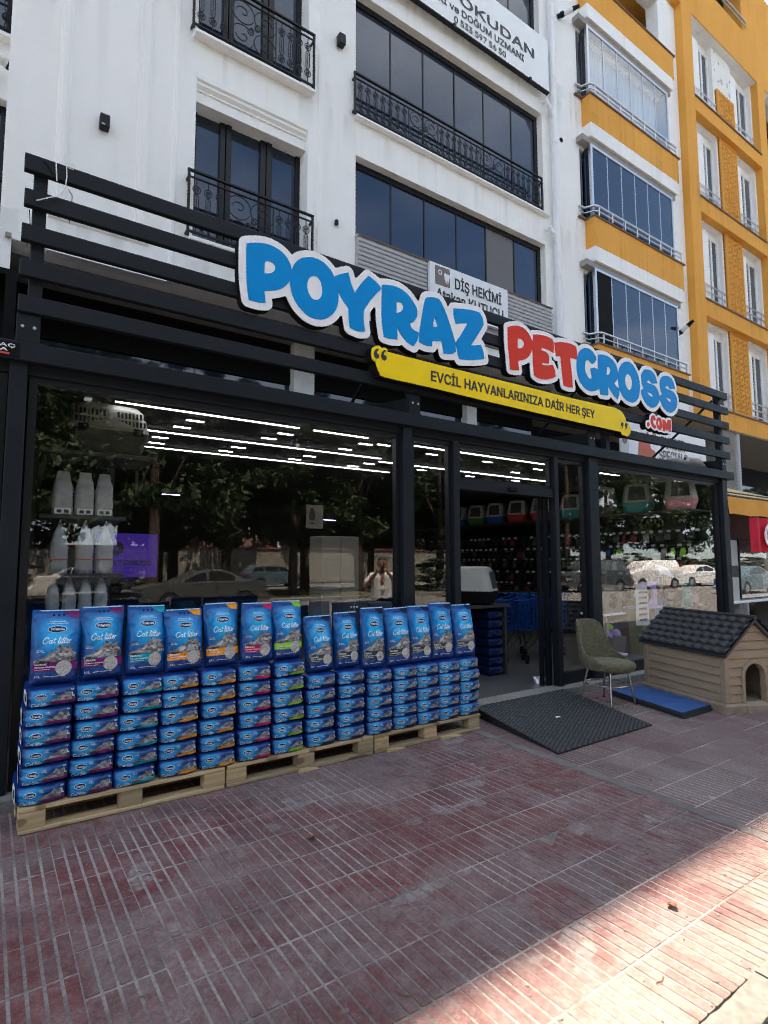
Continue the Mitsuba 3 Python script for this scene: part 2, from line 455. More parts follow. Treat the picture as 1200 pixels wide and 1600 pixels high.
pil.prof([(W + 0.01, 5.60), (W - 0.03, 5.62), (W - 0.06, 5.66), (W - 0.06, 5.685), (W + 0.01, 5.685)], 0.40, 1.52)
pil.cbox(3.95, 4.03, W - 0.02, W + 0.01, 5.3, 15.0, 0.008)
put('pilaster_moulding', pil, 'white_wall', wb)


def balcony_rail(parent, x0, x1, y, z0, h, groups, returns=0.0):
    """Black wrought iron: two rails, double-ring balusters and scroll panels."""
    m = MB()
    m.cbox(x0, x1, y - 0.02, y + 0.02, z0 + h - 0.035, z0 + h, 0.006)
    m.cbox(x0, x1, y - 0.012, y + 0.012, z0 + h - 0.12, z0 + h - 0.10, 0.003)
    m.cbox(x0 + 0.01, x1 - 0.01, y - 0.014, y + 0.014, z0 + 0.045, z0 + 0.075, 0.003)
    for x in (x0 + 0.02, x1 - 0.02):
        m.cbox(x - 0.016, x + 0.016, y - 0.016, y + 0.016, z0 - 0.01, z0 + h - 0.02, 0.003)
        if returns:
            m.box(x - 0.012, x + 0.012, y, y + returns, z0 + h - 0.12, z0 + h - 0.09).box(x - 0.012, x + 0.012, y, y + returns, z0 + 0.05, z0 + 0.08)
    rail = put('balcony_railing', m, 'black_paint', parent)
    s = MB()
    r = 0.0075
    lo, hi = z0 + 0.075, z0 + h - 0.12
    H = hi - lo

    def circ(cx, cz, q, n=12, a0=0, a1=2 * math.pi):
        a = np.linspace(a0, a1, n + 1)
        s.tube(np.stack([cx + q * np.cos(a), np.full(n + 1, y), cz + q * np.sin(a)], 1), r, 4, cap=False)

    for kind, xa, xb in groups:
        if kind == 'b':
            n = max(1, round((xb - xa) / 0.155))
            for i in range(n):
                cx = xa + (i + 0.5) * (xb - xa) / n
                for sg in (1, -1):
                    cz = lo + H * (0.5 + sg * 0.30)
                    circ(cx, cz, 0.052)
                    circ(cx - 0.013, cz + 0.008, 0.014, 6)
                    circ(cx + 0.013, cz + 0.008, 0.014, 6)
                    s.tube([[cx - 0.028, y, cz - 0.012], [cx, y, cz - 0.034], [cx + 0.028, y, cz - 0.012]], r * 0.8, 4)
                    s.tube([[cx, y, cz + sg * 0.052], [cx, y, hi if sg > 0 else lo]], r, 4)
                    for d in (1, -1):
                        s.tube([[cx + d * 0.03, y, cz - sg * 0.043], [cx - d * 0.022, y, cz - sg * 0.085], [cx - d * 0.03, y, cz - sg * 0.11]], r, 4)
                for d in (-0.03, 0.0, 0.03):
                    s.tube([[cx + d, y, lo + H * 0.2 + 0.11], [cx + d, y, hi - H * 0.2 - 0.11]], r, 4)
        else:
            cx, w = (xa + xb) / 2, (xb - xa) / 2
            for x in (xa, xb):
                s.tube([[x, y, lo - 0.01], [x, y, hi + 0.01]], r * 1.3, 4)
            for sg in (1, -1):
                q = min(w / 2, H / 4)
                for d in (1, -1):
                    circ(cx + d * w / 2, lo + H * (0.5 + 0.25 * sg), q, 18, 0.9 if sg * d > 0 else 0, 2 * math.pi - (0 if sg * d > 0 else 0.4))
                    t = np.linspace(0, 5.2, 22)
                    q2 = q * 0.62 * (1 - t / 7)
                    px = cx + d * w / 2 + q2 * np.cos(t + (0 if d > 0 else math.pi))
                    s.tube(np.stack([px, np.full(22, y), lo + H * (0.5 + 0.25 * sg) + sg * q2 * np.sin(t) * 0.9], 1), r, 4)
                circ(cx + sg * w * 0.12, lo + H * 0.5 + sg * 0.03, 0.035, 8)
                circ(cx - sg * w * 0.16, lo + H * 0.5 - sg * 0.06, 0.045, 8)
    sc = fresh(rail + '__scrollwork')
    scene[sc] = ply(s.mesh(), 'black_paint')


def french_window(parent, x0, x1, z0, z1, y, full=True):
    fr = MB()
    fr.box(x0, x0 + 0.06, y - 0.03, y + 0.06, z0, z1).box(x1 - 0.07, x1, y - 0.03, y + 0.06, z0, z1)
    fr.box(x0 + 0.06, x1 - 0.07, y - 0.028, y + 0.06, z1 - 0.07, z1).box(x0 + 0.06, x1 - 0.07, y - 0.028, y + 0.06, z0, z0 + 0.07)
    w = x1 - x0
    cuts = [(x0 + 0.235 * w, x0 + 0.335 * w), (x0 + 0.605 * w, x0 + 0.715 * w)]
    for a, b in cuts:
        fr.cbox(a, (a + b) / 2 - 0.004, y - 0.045, y + 0.05, z0 + 0.07, z1 - 0.07, 0.006)
        fr.cbox((a + b) / 2 + 0.004, b, y - 0.055, y + 0.05, z0 + 0.07, z1 - 0.07, 0.006)
    win = put('window', fr, 'dark_frame', parent)
    xs = [x0 + 0.06, cuts[0][0], cuts[0][1], cuts[1][0], cuts[1][1], x1 - 0.07]
    for i in range(3):
        p = fresh(win + '__pane')
        tiltx = R.uniform(-0.25, 0.25)
        scene[p] = {**ply(MB().box(xs[2 * i], xs[2 * i + 1], y, y + 0.012, z0 + 0.07, z1 - 0.07).mesh(), 'tinted_glass')}
    return win


for i, (a, b) in enumerate(FL[:3]):
    french_window(wb, 2.10, 3.775, a, 8.02 + (a - 5.87), 7.79)
    dz = a - 5.87
    z = lambda q: q + dz
    put('window_moulding', MB().prof([(7.84, z(7.94)), (7.57, z(7.94)), (7.57, z(8.09)), (7.55, z(8.095)), (7.55, z(8.12)), (7.515, z(8.165)), (7.515, z(8.20)), (7.49, z(8.225)), (7.49, z(8.30)), (7.84, z(8.30))], 2.072, 3.778), 'white_trim', wb)
    put('sill', MB().cbox(2.0, 3.84, 7.36, 7.72, a - 0.055, a, 0.008), 'white_trim', wb)
    balcony_rail(wb, 1.955, 3.835, 7.385, a, 0.93, [('b', 2.0, 2.47), ('s', 2.5, 3.18), ('b', 3.2, 3.78)], 0.11)
for a, b in LL:
    french_window(wb, -1.75, -0.045, a, b, 8.02)
    put('sill', MB().cbox(-1.85, 0.02, 7.74, 8.0, a - 0.06, a - 0.004, 0.008), 'white_trim', wb)
    balcony_rail(wb, -1.85, 0.015, 7.78, a, 0.88, [('b', -1.8, -1.2), ('s', -1.17, -0.5), ('b', -0.48, -0.03)], 0.08)
put('room_backing', MB().box(-1.9, 4.2, 8.3, 8.35, 5.3, 15), 'dark_wall', wb)

XS = [4.70, 5.46, 6.20, 6.97, 7.74, 8.54, 9.24]
for i, (a, b) in enumerate(PO[:3]):
    y = 7.655
    fr = MB()
    fr.box(4.65, 9.34, y - 0.02, y + 0.12, b - 0.10, b).box(4.65, 9.34, y - 0.02, y + 0.12, a, a + 0.06)
    fr.box(4.65, 4.70, y - 0.018, y + 0.12, a + 0.06, b - 0.10).box(9.24, 9.34, y - 0.018, y + 0.12, a + 0.06, b - 0.10)
    for x in XS[1:-1]:
        fr.box(x - 0.014, x + 0.014, y - 0.012, y + 0.03, a + 0.06, b - 0.10)
    win = put('glazing', fr, 'dark_frame', wb)
    for k in range(6):
        m = 'brown_room' if (i == 0 and k == 4) else 'tinted_glass'
        p = fresh(win + '__pane')
        an = [0.0, 0.25, -0.3, 0.1, 0.35, -0.2][(k + 2 * i) % 6]
        x0, x1 = XS[k] + 0.012, XS[k + 1] - 0.012
        scene[p] = {**ply(MB().box(x0, x1, 0, 0.01, a + 0.06, b - 0.10).mesh(), m), 'to_world': T().translate([(x0 + x1) / 2, y, 0]).rotate([0, 0, 1], an).translate([-(x0 + x1) / 2, 0, 0])}
        if m == 'brown_room':
            tag(p, 'open pane showing a brown room')
    if i:
        put('sill', MB().cbox(4.62, 9.42, 7.40, 7.66, a - 0.05, a - 0.005, 0.008), 'white_trim', wb)
        balcony_rail(wb, 4.57, 9.22, 7.43, a - 0.01, 0.74, [('b', 4.62, 5.68), ('s', 5.7, 6.36), ('b', 6.38, 7.4), ('s', 7.42, 8.08), ('b', 8.1, 9.17)], 0.1)
lou = put('louvre_panel', MB().box(4.66, 9.43, 7.455, 7.52, 5.62, 6.79).box(4.64, 9.44, 7.43, 7.53, 6.79, 6.815), 'grey_plastic', wb, label='grey horizontal louvre panel under the lowest glazing')
for k in range(15):
    z = 5.63 + k * 0.077
    for a, b in ((4.67, 6.07), (8.04, 9.42)):
        p = fresh(lou + '__slat')
        scene[p] = ply(MB().prof([(7.456, z), (7.425, z + 0.006), (7.418, z + 0.05), (7.44, z + 0.066), (7.456, z + 0.066)], a, b).mesh(), 'grey_plastic')
put('louvre_trim', MB().box(4.66, 9.43, 7.41, 7.47, 6.795, 6.812), 'brown_stone', wb)

# drain pipe with its branches, spot lamps and wall lamps
dp = thing('drain_pipe', 'white drain pipe running down the right edge of the white building', 'pipe')
m = MB().tube([[9.60, 7.40, 5.3], [9.60, 7.40, 16.9]], 0.065, 12).tube([[9.73, 7.44, 5.3], [9.73, 7.44, 16.9]], 0.035, 10)
for z in (7.5, 9.0, 10.5, 12.0, 13.4):
    m.tube([[9.60, 7.40, z], [9.60, 7.40, z + 0.09]], 0.075, 12)
put('riser', m, 'pvc_white', dp)
for z in (8.3, 11.15, 14.1):
    put('branch', MB().tube([[9.36, 7.47, z + 0.22], [9.36, 7.38, z + 0.24], [9.44, 7.37, z + 0.12], [9.60, 7.40, z - 0.12]], 0.045, 10), 'pvc_white', dp)
for (x, z, s, lab) in ((0.945, 7.0, 1.0, 'black wall lamp on the white panel left of the balcony window'), (4.33, 9.99, 1.05, 'black wall lamp high on the white pier right of the upper balcony'), (4.28, 6.89, 0.5, 'tiny black camera on the white pier above the sign')):
    k = thing('wall_lamp' if s > 0.6 else 'wall_camera', lab, 'lamp' if s > 0.6 else 'camera')
    put('housing', MB().cbox(x - 0.055 * s, x + 0.055 * s, W - 0.12 * s, W - 0.012, z - 0.085 * s, z + 0.085 * s, 0.008), 'black_paint', k)
    put('mount', MB().cbox(x - 0.03 * s, x + 0.03 * s, W - 0.014, W + 0.01, z - 0.05 * s, z + 0.05 * s, 0.003), 'matt_black', k)
    if s > 0.6:
        put('lens', MB().box(x - 0.035, x + 0.0, W - 0.1225, W - 0.119, z - 0.065, z - 0.045), 'grey_plastic', k)


def spot(x, y, z, dx, lab):
    k = thing('spotlight', lab, 'lamp')
    a = np.array([x, y, z])
    d = np.array([dx, -0.55, 0.25])
    d /= np.linalg.norm(d)
    put('arm', MB().tube([[x, y, z], a + d * 0.1], 0.05, 12).tube([a + d * 0.08, a + d * 0.14], 0.065, 12), 'black_paint', k)
    put('tube', MB().tube([a + d * 0.14, a + d * 0.34], 0.06, 14), 'pvc_white', k)
    put('head', MB().tube([a + d * 0.34, a + d * 0.37, a + d * 0.5], [0.065, 0.05, 0.035], 14), 'black_paint', k)


spot(9.98, 7.5, 13.78, 0.5, 'white tube spotlight with black ends high on the white pier')
spot(0.05, 7.72, 7.42, -1.6, 'white and black spotlight at the upper left corner below the balcony')
tag(put('vent_hole', MB().tube([[9.98, 7.49, 10.83], [9.98, 7.51, 10.83]], 0.05, 14), 'matt_black'), 'small round black vent hole in the white pier', 'vent')

# boards on the white building
mat('board_white', (0.72, 0.74, 0.76), 0.35)
mat('ink_black', (0.015, 0.016, 0.02), 0.5)
db = thing('doctor_board', 'long pale grey sign board with a doctor name and telephone number across the upper floor', 'sign')
put('panel', MB().cbox(3.9, 9.40, 7.33, 7.40, 11.54, 12.74, 0.006), 'board_white', db)
put('edge_rail', MB().box(3.9, 9.40, 7.315, 7.40, 11.515, 11.54).box(6.66, 6.72, 7.29, 7.33, 11.47, 11.55).box(8.75, 8.81, 7.29, 7.33, 11.47, 11.55), 'black_paint', db)
for (tx, x, z, h, w) in (('DR. EBRU OKUDAN', 4.50, 12.07, 0.20, 4.44), ('KADIN HASTALIKLARI ve DOĞUM UZMANI', 4.25, 11.83, 0.135, 4.37), ('0 533 597 56 50', 6.70, 11.615, 0.125, 1.38)):
    put('lettering', lettering(tx, x, z, h, 7.322, w), 'ink_black', db)
dd = thing('dentist_board', 'white dentist sign board with a tooth emblem on the louvre panel', 'sign')
put('panel', MB().cbox(6.09, 8.02, 7.36, 7.43, 5.95, 6.78, 0.005), 'board_white', dd)
mat('brown_emblem', (0.16, 0.12, 0.11), 0.5)
em = affinity.translate(rect(0, 0, 0.30, 0.30).buffer(0.02), 6.22, 6.42)
tooth = outline('6.40,6.63 6.44,6.64 6.47,6.63 6.50,6.64 6.53,6.61 6.52,6.55 6.50,6.49 6.485,6.46 6.47,6.53 6.455,6.46 6.43,6.50 6.41,6.56')
put('emblem', MB().slab(em, 7.354, 7.36), 'brown_emblem', dd)
put('tooth_mark', MB().slab(tooth, 7.349, 7.354).slab(Point(6.31, 6.63).buffer(0.045).difference(Point(6.31, 6.63).buffer(0.03)), 7.349, 7.354), 'board_white', dd)
put('lettering', lettering('DİŞ HEKİMİ', 6.66, 6.43, 0.19, 7.352, 1.18), 'ink_black', dd)
put('lettering', lettering('Atakan KUTUCU', 6.22, 6.14, 0.19, 7.352, 1.66), 'ink_black', dd)

# ------------------------------------------------------------------ orange apartment building
ob = thing('orange_building', 'orange and white apartment building with lattice panels and glazed bays on the right', 'building')
F = 7.3
holes = []
for k in range(5):
    z0 = 5.72 + 2.965 * k
    holes += [rect(15.95, z0 + 0.0, 17.27, z0 + 2.45), rect(18.46, z0, 19.78, z0 + 2.45), rect(20.9, z0, 22.2, z0 + 2.45)]
bayh = [rect(10.62, a, 14.3, b) for a, b in ((6.40, 7.98), (9.32, 10.92), (12.24, 13.84), (15.16, 16.8))]
put('wall', MB().slab(rect(9.80, 5.2, 34, 17.1).difference(unary_union(holes + bayh)), W + 0.004, W + 0.34).slab(rect(10.48, 5.2, 14.45, 6.4).union(rect(10.48, 8, 14.4, 9.3)), W + 0.02, W + 0.3), 'white_wall', ob)
put('room_backing', MB().box(9.9, 34, 9.6, 9.7, 5.2, 20).box(9.9, 34, 7.84, 9.6, 8.1, 8.2).box(9.9, 34, 7.84, 9.6, 11.05, 11.15).box(9.9, 34, 7.84, 9.6, 14, 14.1).box(15.3, 15.4, 7.84, 9.6, 5.2, 17), 'brown_room', ob)
put('upper_storey', MB().slab(rect(14.9, 17.1, 34, 20.6).difference(rect(16.3, 18.45, 19.0, 20.2)), F, F + 0.5).box(9.8, 34, F + 0.2, 9.0, 17.1, 17.2), 'orange_wall', ob)
put('roof', MB().box(9.8, 34, F + 0.3, 20, 20.6, 20.8).box(9.92, 34, 19.8, 20, 0, 20.6).box(33.9, 34.1, 7.6, 19.8, 0, 20.6).box(9.8, 9.9, 7.9, 19.8, 17.3, 20.6).box(9.8, 14.9, F + 0.3, F + 0.6, 17.2, 20.6), 'concrete', ob)
put('upper_soffit', MB().box(15.7, 34, F + 0.02, W + 0.02, 17.092, 17.099), 'white_wall', ob)
put('loggia_rail', MB().tube([[16.0, F - 0.05, 18.75], [19.2, F - 0.05, 18.75]], 0.03, 8).tube([[16.0, F - 0.05, 18.6], [19.2, F - 0.05, 18.6]], 0.02, 8), 'silver_metal', ob)
fr = MB()
for a, b in ((15.17, 15.70), (19.88, 20.40), (24.6, 25.1)):
    fr.box(a, b, F, W + 0.05, 5.18, 17.1)
put('pilaster', fr, 'orange_wall', ob)
for k, (zb, zt) in enumerate(((5.18, 5.66), (8.20, 8.66), (11.17, 11.60), (14.16, 14.57))):
    put('beam', MB().box(15.70, 19.88, F + 0.003, W + 0.05, zb, zt).box(20.40, 34, F + 0.003, W + 0.05, zb, zt), 'orange_wall', ob)
    put('ledge', MB().box(15.70, 19.88, F - 0.03, W + 0.0, zt, zt + 0.035), 'brown_stone', ob)
put('underside', MB().box(10.2, 34, F + 0.02, 10.5, 5.15, 5.178), 'grey_soffit', ob, label='grey underside above the ground floor')


def lattice(x0, x1, z0, z1):
    lines = []
    s = (x1 - x0 - 0.1) / 3
    nz = int((z1 - z0) / s) + 2
    for j in range(nz):
        for i in range(3):
            cx, cz = x0 + 0.05 + (i + 0.5) * s, z0 + (j + 0.5) * s
            q = s * 0.5
            for k in range(8):
                a = k * math.pi / 4 + math.pi / 8
                b = a + 3 * math.pi / 4
                lines.append(LineString([(cx + q * math.cos(a), cz + q * math.sin(a)), (cx + q * math.cos(b), cz + q * math.sin(b))]))
            for a in range(4):
                t = a * math.pi / 2 + math.pi / 4
                lines.append(LineString([(cx + q * 0.9 * math.cos(t), cz + q * 0.9 * math.sin(t)), (cx + s * 0.7 * math.cos(t), cz + s * 0.7 * math.sin(t))]))
    g = unary_union([l.buffer(0.014, cap_style='flat', join_style='mitre') for l in lines])
    g = g.intersection(rect(x0, z0, x1, z1))
    return g.union(rect(x0, z0, x1, z1).difference(rect(x0 + 0.05, z0 + 0.04, x1 - 0.05, z1 - 0.04)))


mat('orange_shaded', (0.30, 0.12, 0.018), 0.9)  # darker orange, paints the shade inside the lattice holes
lat = lattice(0, 1.06, 0, 2.50)
lat = MultiPolygon([g for g in getattr(lat, 'geoms', [lat])]) if hasattr(lat, 'geoms') else lat
lat_ply = ply(MB().slab(lat, 0, 0.045).mesh(), 'orange_wall')
lat_short = ply(MB().slab(lat.intersection(rect(0, 0, 1.06, 1.12)), 0, 0.045).mesh(), 'orange_wall')
mat('peeling', lambda p, n, uv: mix((0.74, 0.73, 0.71), (0.30, 0.25, 0.20), smoothstep(0.60, 0.68, fbm(p.x * 5, p.y, p.z * 4, 4))), 0.9)
for k in range(4):
    z0 = (5.70, 8.70, 11.635, 14.605)[k]
    lp = put('lattice_panel', lat_short if k == 3 else lat_ply, None, ob, at=T().translate([17.37, W - 0.075, z0]), label=None)
    if k == 3:
        tag(lp, 'broken lattice panel with only its lower half left')
    put('lattice_backing', MB().box(17.36, 18.44, W - 0.03, W + 0.01, z0, z0 + (1.1 if k == 3 else 2.48)), 'orange_shaded', ob)
    if k == 3:
        put('bare_patch', MB().box(17.32, 18.43, W - 0.004, W + 0.004, z0 + 1.1, z0 + 2.45), 'peeling', ob, label='bare patch of wall with peeling marks')
    for x0, x1 in ((16.52, 17.27), (18.86, 19.78)):
        y = 7.66
        h0, h1 = z0 + 0.02, z0 + 2.22
        put('reveal', MB().box(x0 - 0.6, x1 + 0.02, y + 0.0, y + 0.25, h1, h1 + 0.4).box(x0 - 0.6, x0 - 0.01, y - 0.14, y + 0.2, h0 - 0.1, h1).box(x0 - 0.58, x1 + 0.01, y - 0.02, y + 0.2, h0 - 0.15, h0), 'white_wall', ob)
        f = MB().box(x0, x0 + 0.06, y - 0.03, y + 0.06, h0, h1).box(x1 - 0.06, x1, y - 0.03, y + 0.06, h0, h1).box(x0 + 0.06, x1 - 0.06, y - 0.028, y + 0.06, h1 - 0.06, h1).box(x0 + 0.06, x1 - 0.06, y - 0.028, y + 0.06, h0, h0 + 0.06)
        f.box((x0 + x1) / 2 - 0.05, (x0 + x1) / 2 + 0.03, y - 0.032, y + 0.06, h0 + 0.06, h1 - 0.06)
        win = put('window', f, 'pvc_white', ob)
        for a, b in ((x0 + 0.06, (x0 + x1) / 2 - 0.05), ((x0 + x1) / 2 + 0.03, x1 - 0.06)):
            scene[fresh(win + '__pane')] = ply(MB().box(a, b, y, y + 0.01, h0 + 0.06, h1 - 0.06).mesh(), 'grey_glass')
        rb = MB()
        for q in range(3):
            rb.tube([[x0 - 0.55, W - 0.02, h0 + 0.16 + 0.2 * q], [x1 + 0.05, W - 0.02, h0 + 0.16 + 0.2 * q]], 0.022, 6)
        for xx in (x0 - 0.4, x1 - 0.15):
            rb.tube([[xx, W - 0.02, h0 + 0.1], [xx, W - 0.02, h0 + 0.6]], 0.016, 6)
        put('window_rail', rb, 'silver_metal', ob)

YB = 7.26
for k in range(4):
    dz = 2.93 * (k - 1)
    orange = MB().box(10.75, 14.52, YB, W + 0.02, 8.54 + dz, 9.22 + dz)
    put('bay_band', orange, 'orange_wall', ob)
    put('bay_ledge', MB().box(10.48, 10.73, W - 0.06, W + 0.03, 9.222 + dz, 9.252 + dz).box(10.73, 14.58, YB - 0.03, W + 0.03, 9.222 + dz, 9.252 + dz), 'brown_stone', ob)
    put('bay_white_band', MB().box(10.755, 14.44, YB + 0.004, W + 0.02, 8.20 + dz, 8.54 + dz).box(10.50, 10.755, W - 0.012, W + 0.03, 8.06 + dz, 8.54 + dz), 'white_wall', ob)
    put('bay_soffit', MB().box(10.5, 14.4, YB + 0.06, W + 0.3, 8.06 + dz, 8.19 + dz), 'grey_soffit', ob)
    if k == 3:
        continue
    g0, g1, y = 9.26 + dz - 2.93 + 2.93, 8.08 + dz + 2.93, YB + 0.06
    bay = put('bay_window', MB().box(10.80, 14.25, y, y + 0.05, g1 - 0.07, g1).box(10.80, 14.25, y, y + 0.05, g0, g0 + 0.05).box(10.78, 10.85, y, y + 0.06, g0, g1).box(14.2, 14.26, y, y + 0.3, g0, g1)
              .box(10.78, 10.83, y + 0.06, W + 0.06, g1 - 0.07, g1).box(10.70, 10.75, W + 0.04, W + 0.1, g0, g1).box(10.5, 10.76, W + 0.05, W + 0.1, g1 - 0.06, g1), 'silver_metal', ob)
    n = 6
    for i in range(n):
        a, b = 10.86 + i * 3.34 / n, 10.86 + (i + 1) * 3.34 / n
        curtained = k == 2
        dark = (k == 0 and i == 0)
        scene[fresh(bay + '__pane')] = ply(MB().box(a + 0.012, b - 0.012, y + 0.02, y + 0.028, g0 + 0.05, g1 - 0.07).mesh() if not curtained else MB().add([[a + 0.012, y + 0.02, g0 + 0.05], [b - 0.012, y + 0.02, g0 + 0.05], [b - 0.012, y + 0.02, g1 - 0.07], [a + 0.012, y + 0.02, g1 - 0.07]], [[0, 1, 2, 3]]).mesh(),
                                                 'clear_glass' if curtained else ('matt_black' if dark else 'tinted_glass'))
        if i:
            scene[fresh(bay + '__mullion')] = ply(MB().box(a - 0.012, a + 0.012, y + 0.01, y + 0.04, g0 + 0.05, g1 - 0.07).mesh(), 'silver_metal')
    for a, b in ((W + 0.03, y + 0.06),):
        scene[fresh(bay + '__pane')] = ply(MB().box(10.80, 10.81, y + 0.06, W + 0.04, g0, g1 - 0.07).mesh(), 'tinted_glass' if k < 2 else 'grey_glass')
        scene[fresh(bay + '__pane')] = ply(MB().box(10.49, 10.70, W + 0.07, W + 0.08, g0, g1 - 0.06).mesh(), 'tinted_glass' if k < 2 else 'grey_glass')
    rl = MB()
    yy = YB - 0.02
    for zz, r in ((g0 + 0.22, 0.028), (g0 + 0.10, 0.016)):
        rl.tube([[10.50, W - 0.03, zz], [10.68, W - 0.05, zz], [10.78, yy + 0.03, zz], [10.86, yy, zz], [14.42, yy, zz]], r, 8)
    for i in range(8):
        rl.tube([[10.9 + i * 0.5, yy, g0], [10.9 + i * 0.5, yy, g0 + 0.22]], 0.02, 6)
    put('bay_rail', rl, 'silver_metal', ob)
cv, n = [], 220
for i in range(n + 1):
    x = 10.95 + 3.2 * i / n
    yq = 7.62 + 0.045 * math.sin(i * 0.9 + 2 * math.sin(i * 0.13)) + 0.02 * math.sin(i * 2.3)
    cv += [[x, yq, 12.2], [x, yq + 0.01, 13.85]]
tag(put('curtain', MB().add(cv, [[2 * i, 2 * i + 2, 2 * i + 3, 2 * i + 1] for i in range(n)]), 'curtain', smooth=True), 'pale sheer curtain hanging in the upper glazed bay of the orange building', 'curtain')
spot(14.55, 7.5, 7.45, -0.1, 'white tube spotlight with black ends below the bay of the orange building')
# ------------------------------------------------------------------ the pet shop front: frame, glass, screen of slats
sf = thing('shop_front', 'dark slate metal and glass front of the pet shop with an open door', 'shop front')
SZ = 0.082                                         # top of the step
put('header', MB().cbox(-2.6, 10.21, 4.44, 4.62, 2.91, 3.04, 0.006).box(-2.6, 10.15, 4.53, 4.62, 2.845, 2.91), 'slate_metal', sf)
for a, b in ((0.065, 0.170), (3.35, 3.46), (6.33, 6.515), (9.88, 10.04)):
    put('post', MB().cbox(a, b, 4.485, 4.62, SZ, 2.91, 0.005), 'slate_metal', sf)
for a, b, z1 in ((4.025, 4.105, 2.845), (5.66, 5.735, 2.845)):
    put('mullion', MB().cbox(a, b, 4.50, 4.60, SZ, z1, 0.004), 'slate_metal', sf)
put('door_header', MB().cbox(4.105, 5.66, 4.52, 4.66, 2.335, 2.44, 0.004), 'slate_metal', sf)
put('door_sensor', MB().cbox(4.86, 5.0, 4.49, 4.525, 2.36, 2.41, 0.01), 'matt_black', sf)
put('door_stile', MB().box(5.585, 5.655, 4.61, 4.66, SZ, 2.335).box(5.53, 5.575, 4.66, 4.70, SZ, 2.335), 'dark_frame', sf)


def pane(x0, x1, z0, z1, fw_=0.05, side=True):
    f = MB()
    f.box(x0 - fw_, x0, 4.55, 4.61, z0, z1 + fw_).box(x1, x1 + fw_, 4.55, 4.61, z0, z1 + fw_).box(x0, x1, 4.552, 4.608, z1, z1 + fw_)
    f.box(x0 - fw_, x1 + fw_, 4.545, 4.61, SZ if z0 < 0.5 else z0 - 0.03, z0)
    k = put('pane_frame', f, 'dark_frame', sf)
    g = fresh(k + '__glass')
    scene[g] = ply(MB().add([[x0, 4.58, z0], [x1, 4.58, z0], [x1, 4.58, z1], [x0, 4.58, z1]], [[0, 1, 2, 3]]).mesh(), 'shop_glass')


pane(0.235, 3.30, 0.22, 2.80)
pane(3.53, 3.985, 0.22, 2.80, 0.04)
pane(4.16, 5.62, 2.47, 2.80, 0.04)
pane(5.79, 6.27, 0.22, 2.80, 0.04)
pane(6.61, 9.83, 0.22, 2.80)
pane(-2.4, 0.02, 0.22, 2.80, 0.04)
for i, x in enumerate((0.165, 3.50, 6.42, 9.98)):
    rf = put('rafter', MB().add([[x + a, y, z + (3.05 if y < 5 else 3.52)] for y in (4.52, 8.7) for z in (0, 0.17) for a in (-0.05, 0.05)], [[0, 1, 5, 4], [2, 6, 7, 3], [0, 4, 6, 2], [1, 3, 7, 5]]), 'dark_frame', sf)
    put('end_plate', MB().cbox(x - 0.075, x + 0.065, 4.485, 4.525, 3.055, 3.255, 0.004).box(x - 0.08, x + 0.07, 4.48, 4.6, 3.04, 3.06), 'slate_metal', sf)
    for q in (-0.04, 0.03):
        put('bolt', MB().tube([[x + q, 4.486, 3.16], [x + q, 4.474, 3.16]], 0.011, 8), 'silver_metal', sf)
put('roof', MB().add([[-2.6, 4.64, 3.06], [10.2, 4.64, 3.06], [10.2, 8.7, 3.50], [-2.6, 8.7, 3.50], [-2.6, 4.64, 3.03], [10.2, 4.64, 3.03], [10.2, 8.7, 3.47], [-2.6, 8.7, 3.47]], [[0, 1, 2, 3], [7, 6, 5, 4], [0, 4, 5, 1], [1, 5, 6, 2], [3, 2, 6, 7], [0, 3, 7, 4]]), 'dark_frame', sf)
put('side_wall', MB().box(10.05, 10.10, 4.7, 8.7, 0.0, 3.1), 'dark_frame', sf)
mat('sticker_red', (0.55, 0.05, 0.04), 0.5)
st = put('maker_plate', MB().box(-0.45, 0.115, 4.434, 4.441, 2.925, 3.02), 'matt_black', sf, label='black maker plate at the left end of the header')
for tx, z, h, m, w in (('METAL ARAÇ', 2.985, 0.022, 'board_white', 0.40), ('& PERGOLA', 2.956, 0.020, 'board_white', 0.36), ('0532 000 00 00', 2.933, 0.014, 'sticker_red', 0.36)):
    if m != 'sticker_red':
        scene[fresh(st + '__lettering')] = ply(lettering(tx, -0.31, z, h, 4.431, w), m)
    else:
        scene[fresh(st + '__red_line')] = ply(MB().box(-0.31, 0.06, 4.431, 4.434, z, z + h).mesh(), m)

ss = thing('slat_screen', 'screen of five long dark slate slats standing on the header', 'slat screen')
for k in range(5):
    z = 4.385 - 0.2527 * k
    a = 0.09 + R.uniform(-0.006, 0.006)
    put('slat', MB().cbox(a, 10.155, 4.455, 4.51, z - 0.118, z, 0.005), 'slate_metal', ss)
for x in (0.19, 3.5, 6.8, 9.975):
    put('upright', MB().cbox(x - 0.042, x + 0.042, 4.512, 4.60, 3.05, 4.33, 0.004), 'slate_metal', ss)
    put('strut', MB().tube([[x, 4.62, 4.27], [x, 5.97, 3.27]], 0.02, 6), 'black_paint', ss)
lw_ = thing('loose_cable', 'loose white cable tangled round the left end of the top slat', 'cable')
put('cable', MB().tube([[0.165, 4.44, 4.05], [0.24, 4.42, 4.09], [0.30, 4.43, 4.13], [0.335, 4.44, 4.22], [0.34, 4.445, 4.30], [0.335, 4.44, 4.365], [0.35, 4.43, 4.40], [0.385, 4.44, 4.395], [0.38, 4.45, 4.37], [0.34, 4.46, 4.375]], 0.004, 5).tube([[0.27, 4.44, 4.39], [0.275, 4.43, 4.30], [0.28, 4.44, 4.24]], 0.004, 5), 'pvc_white', lw_)
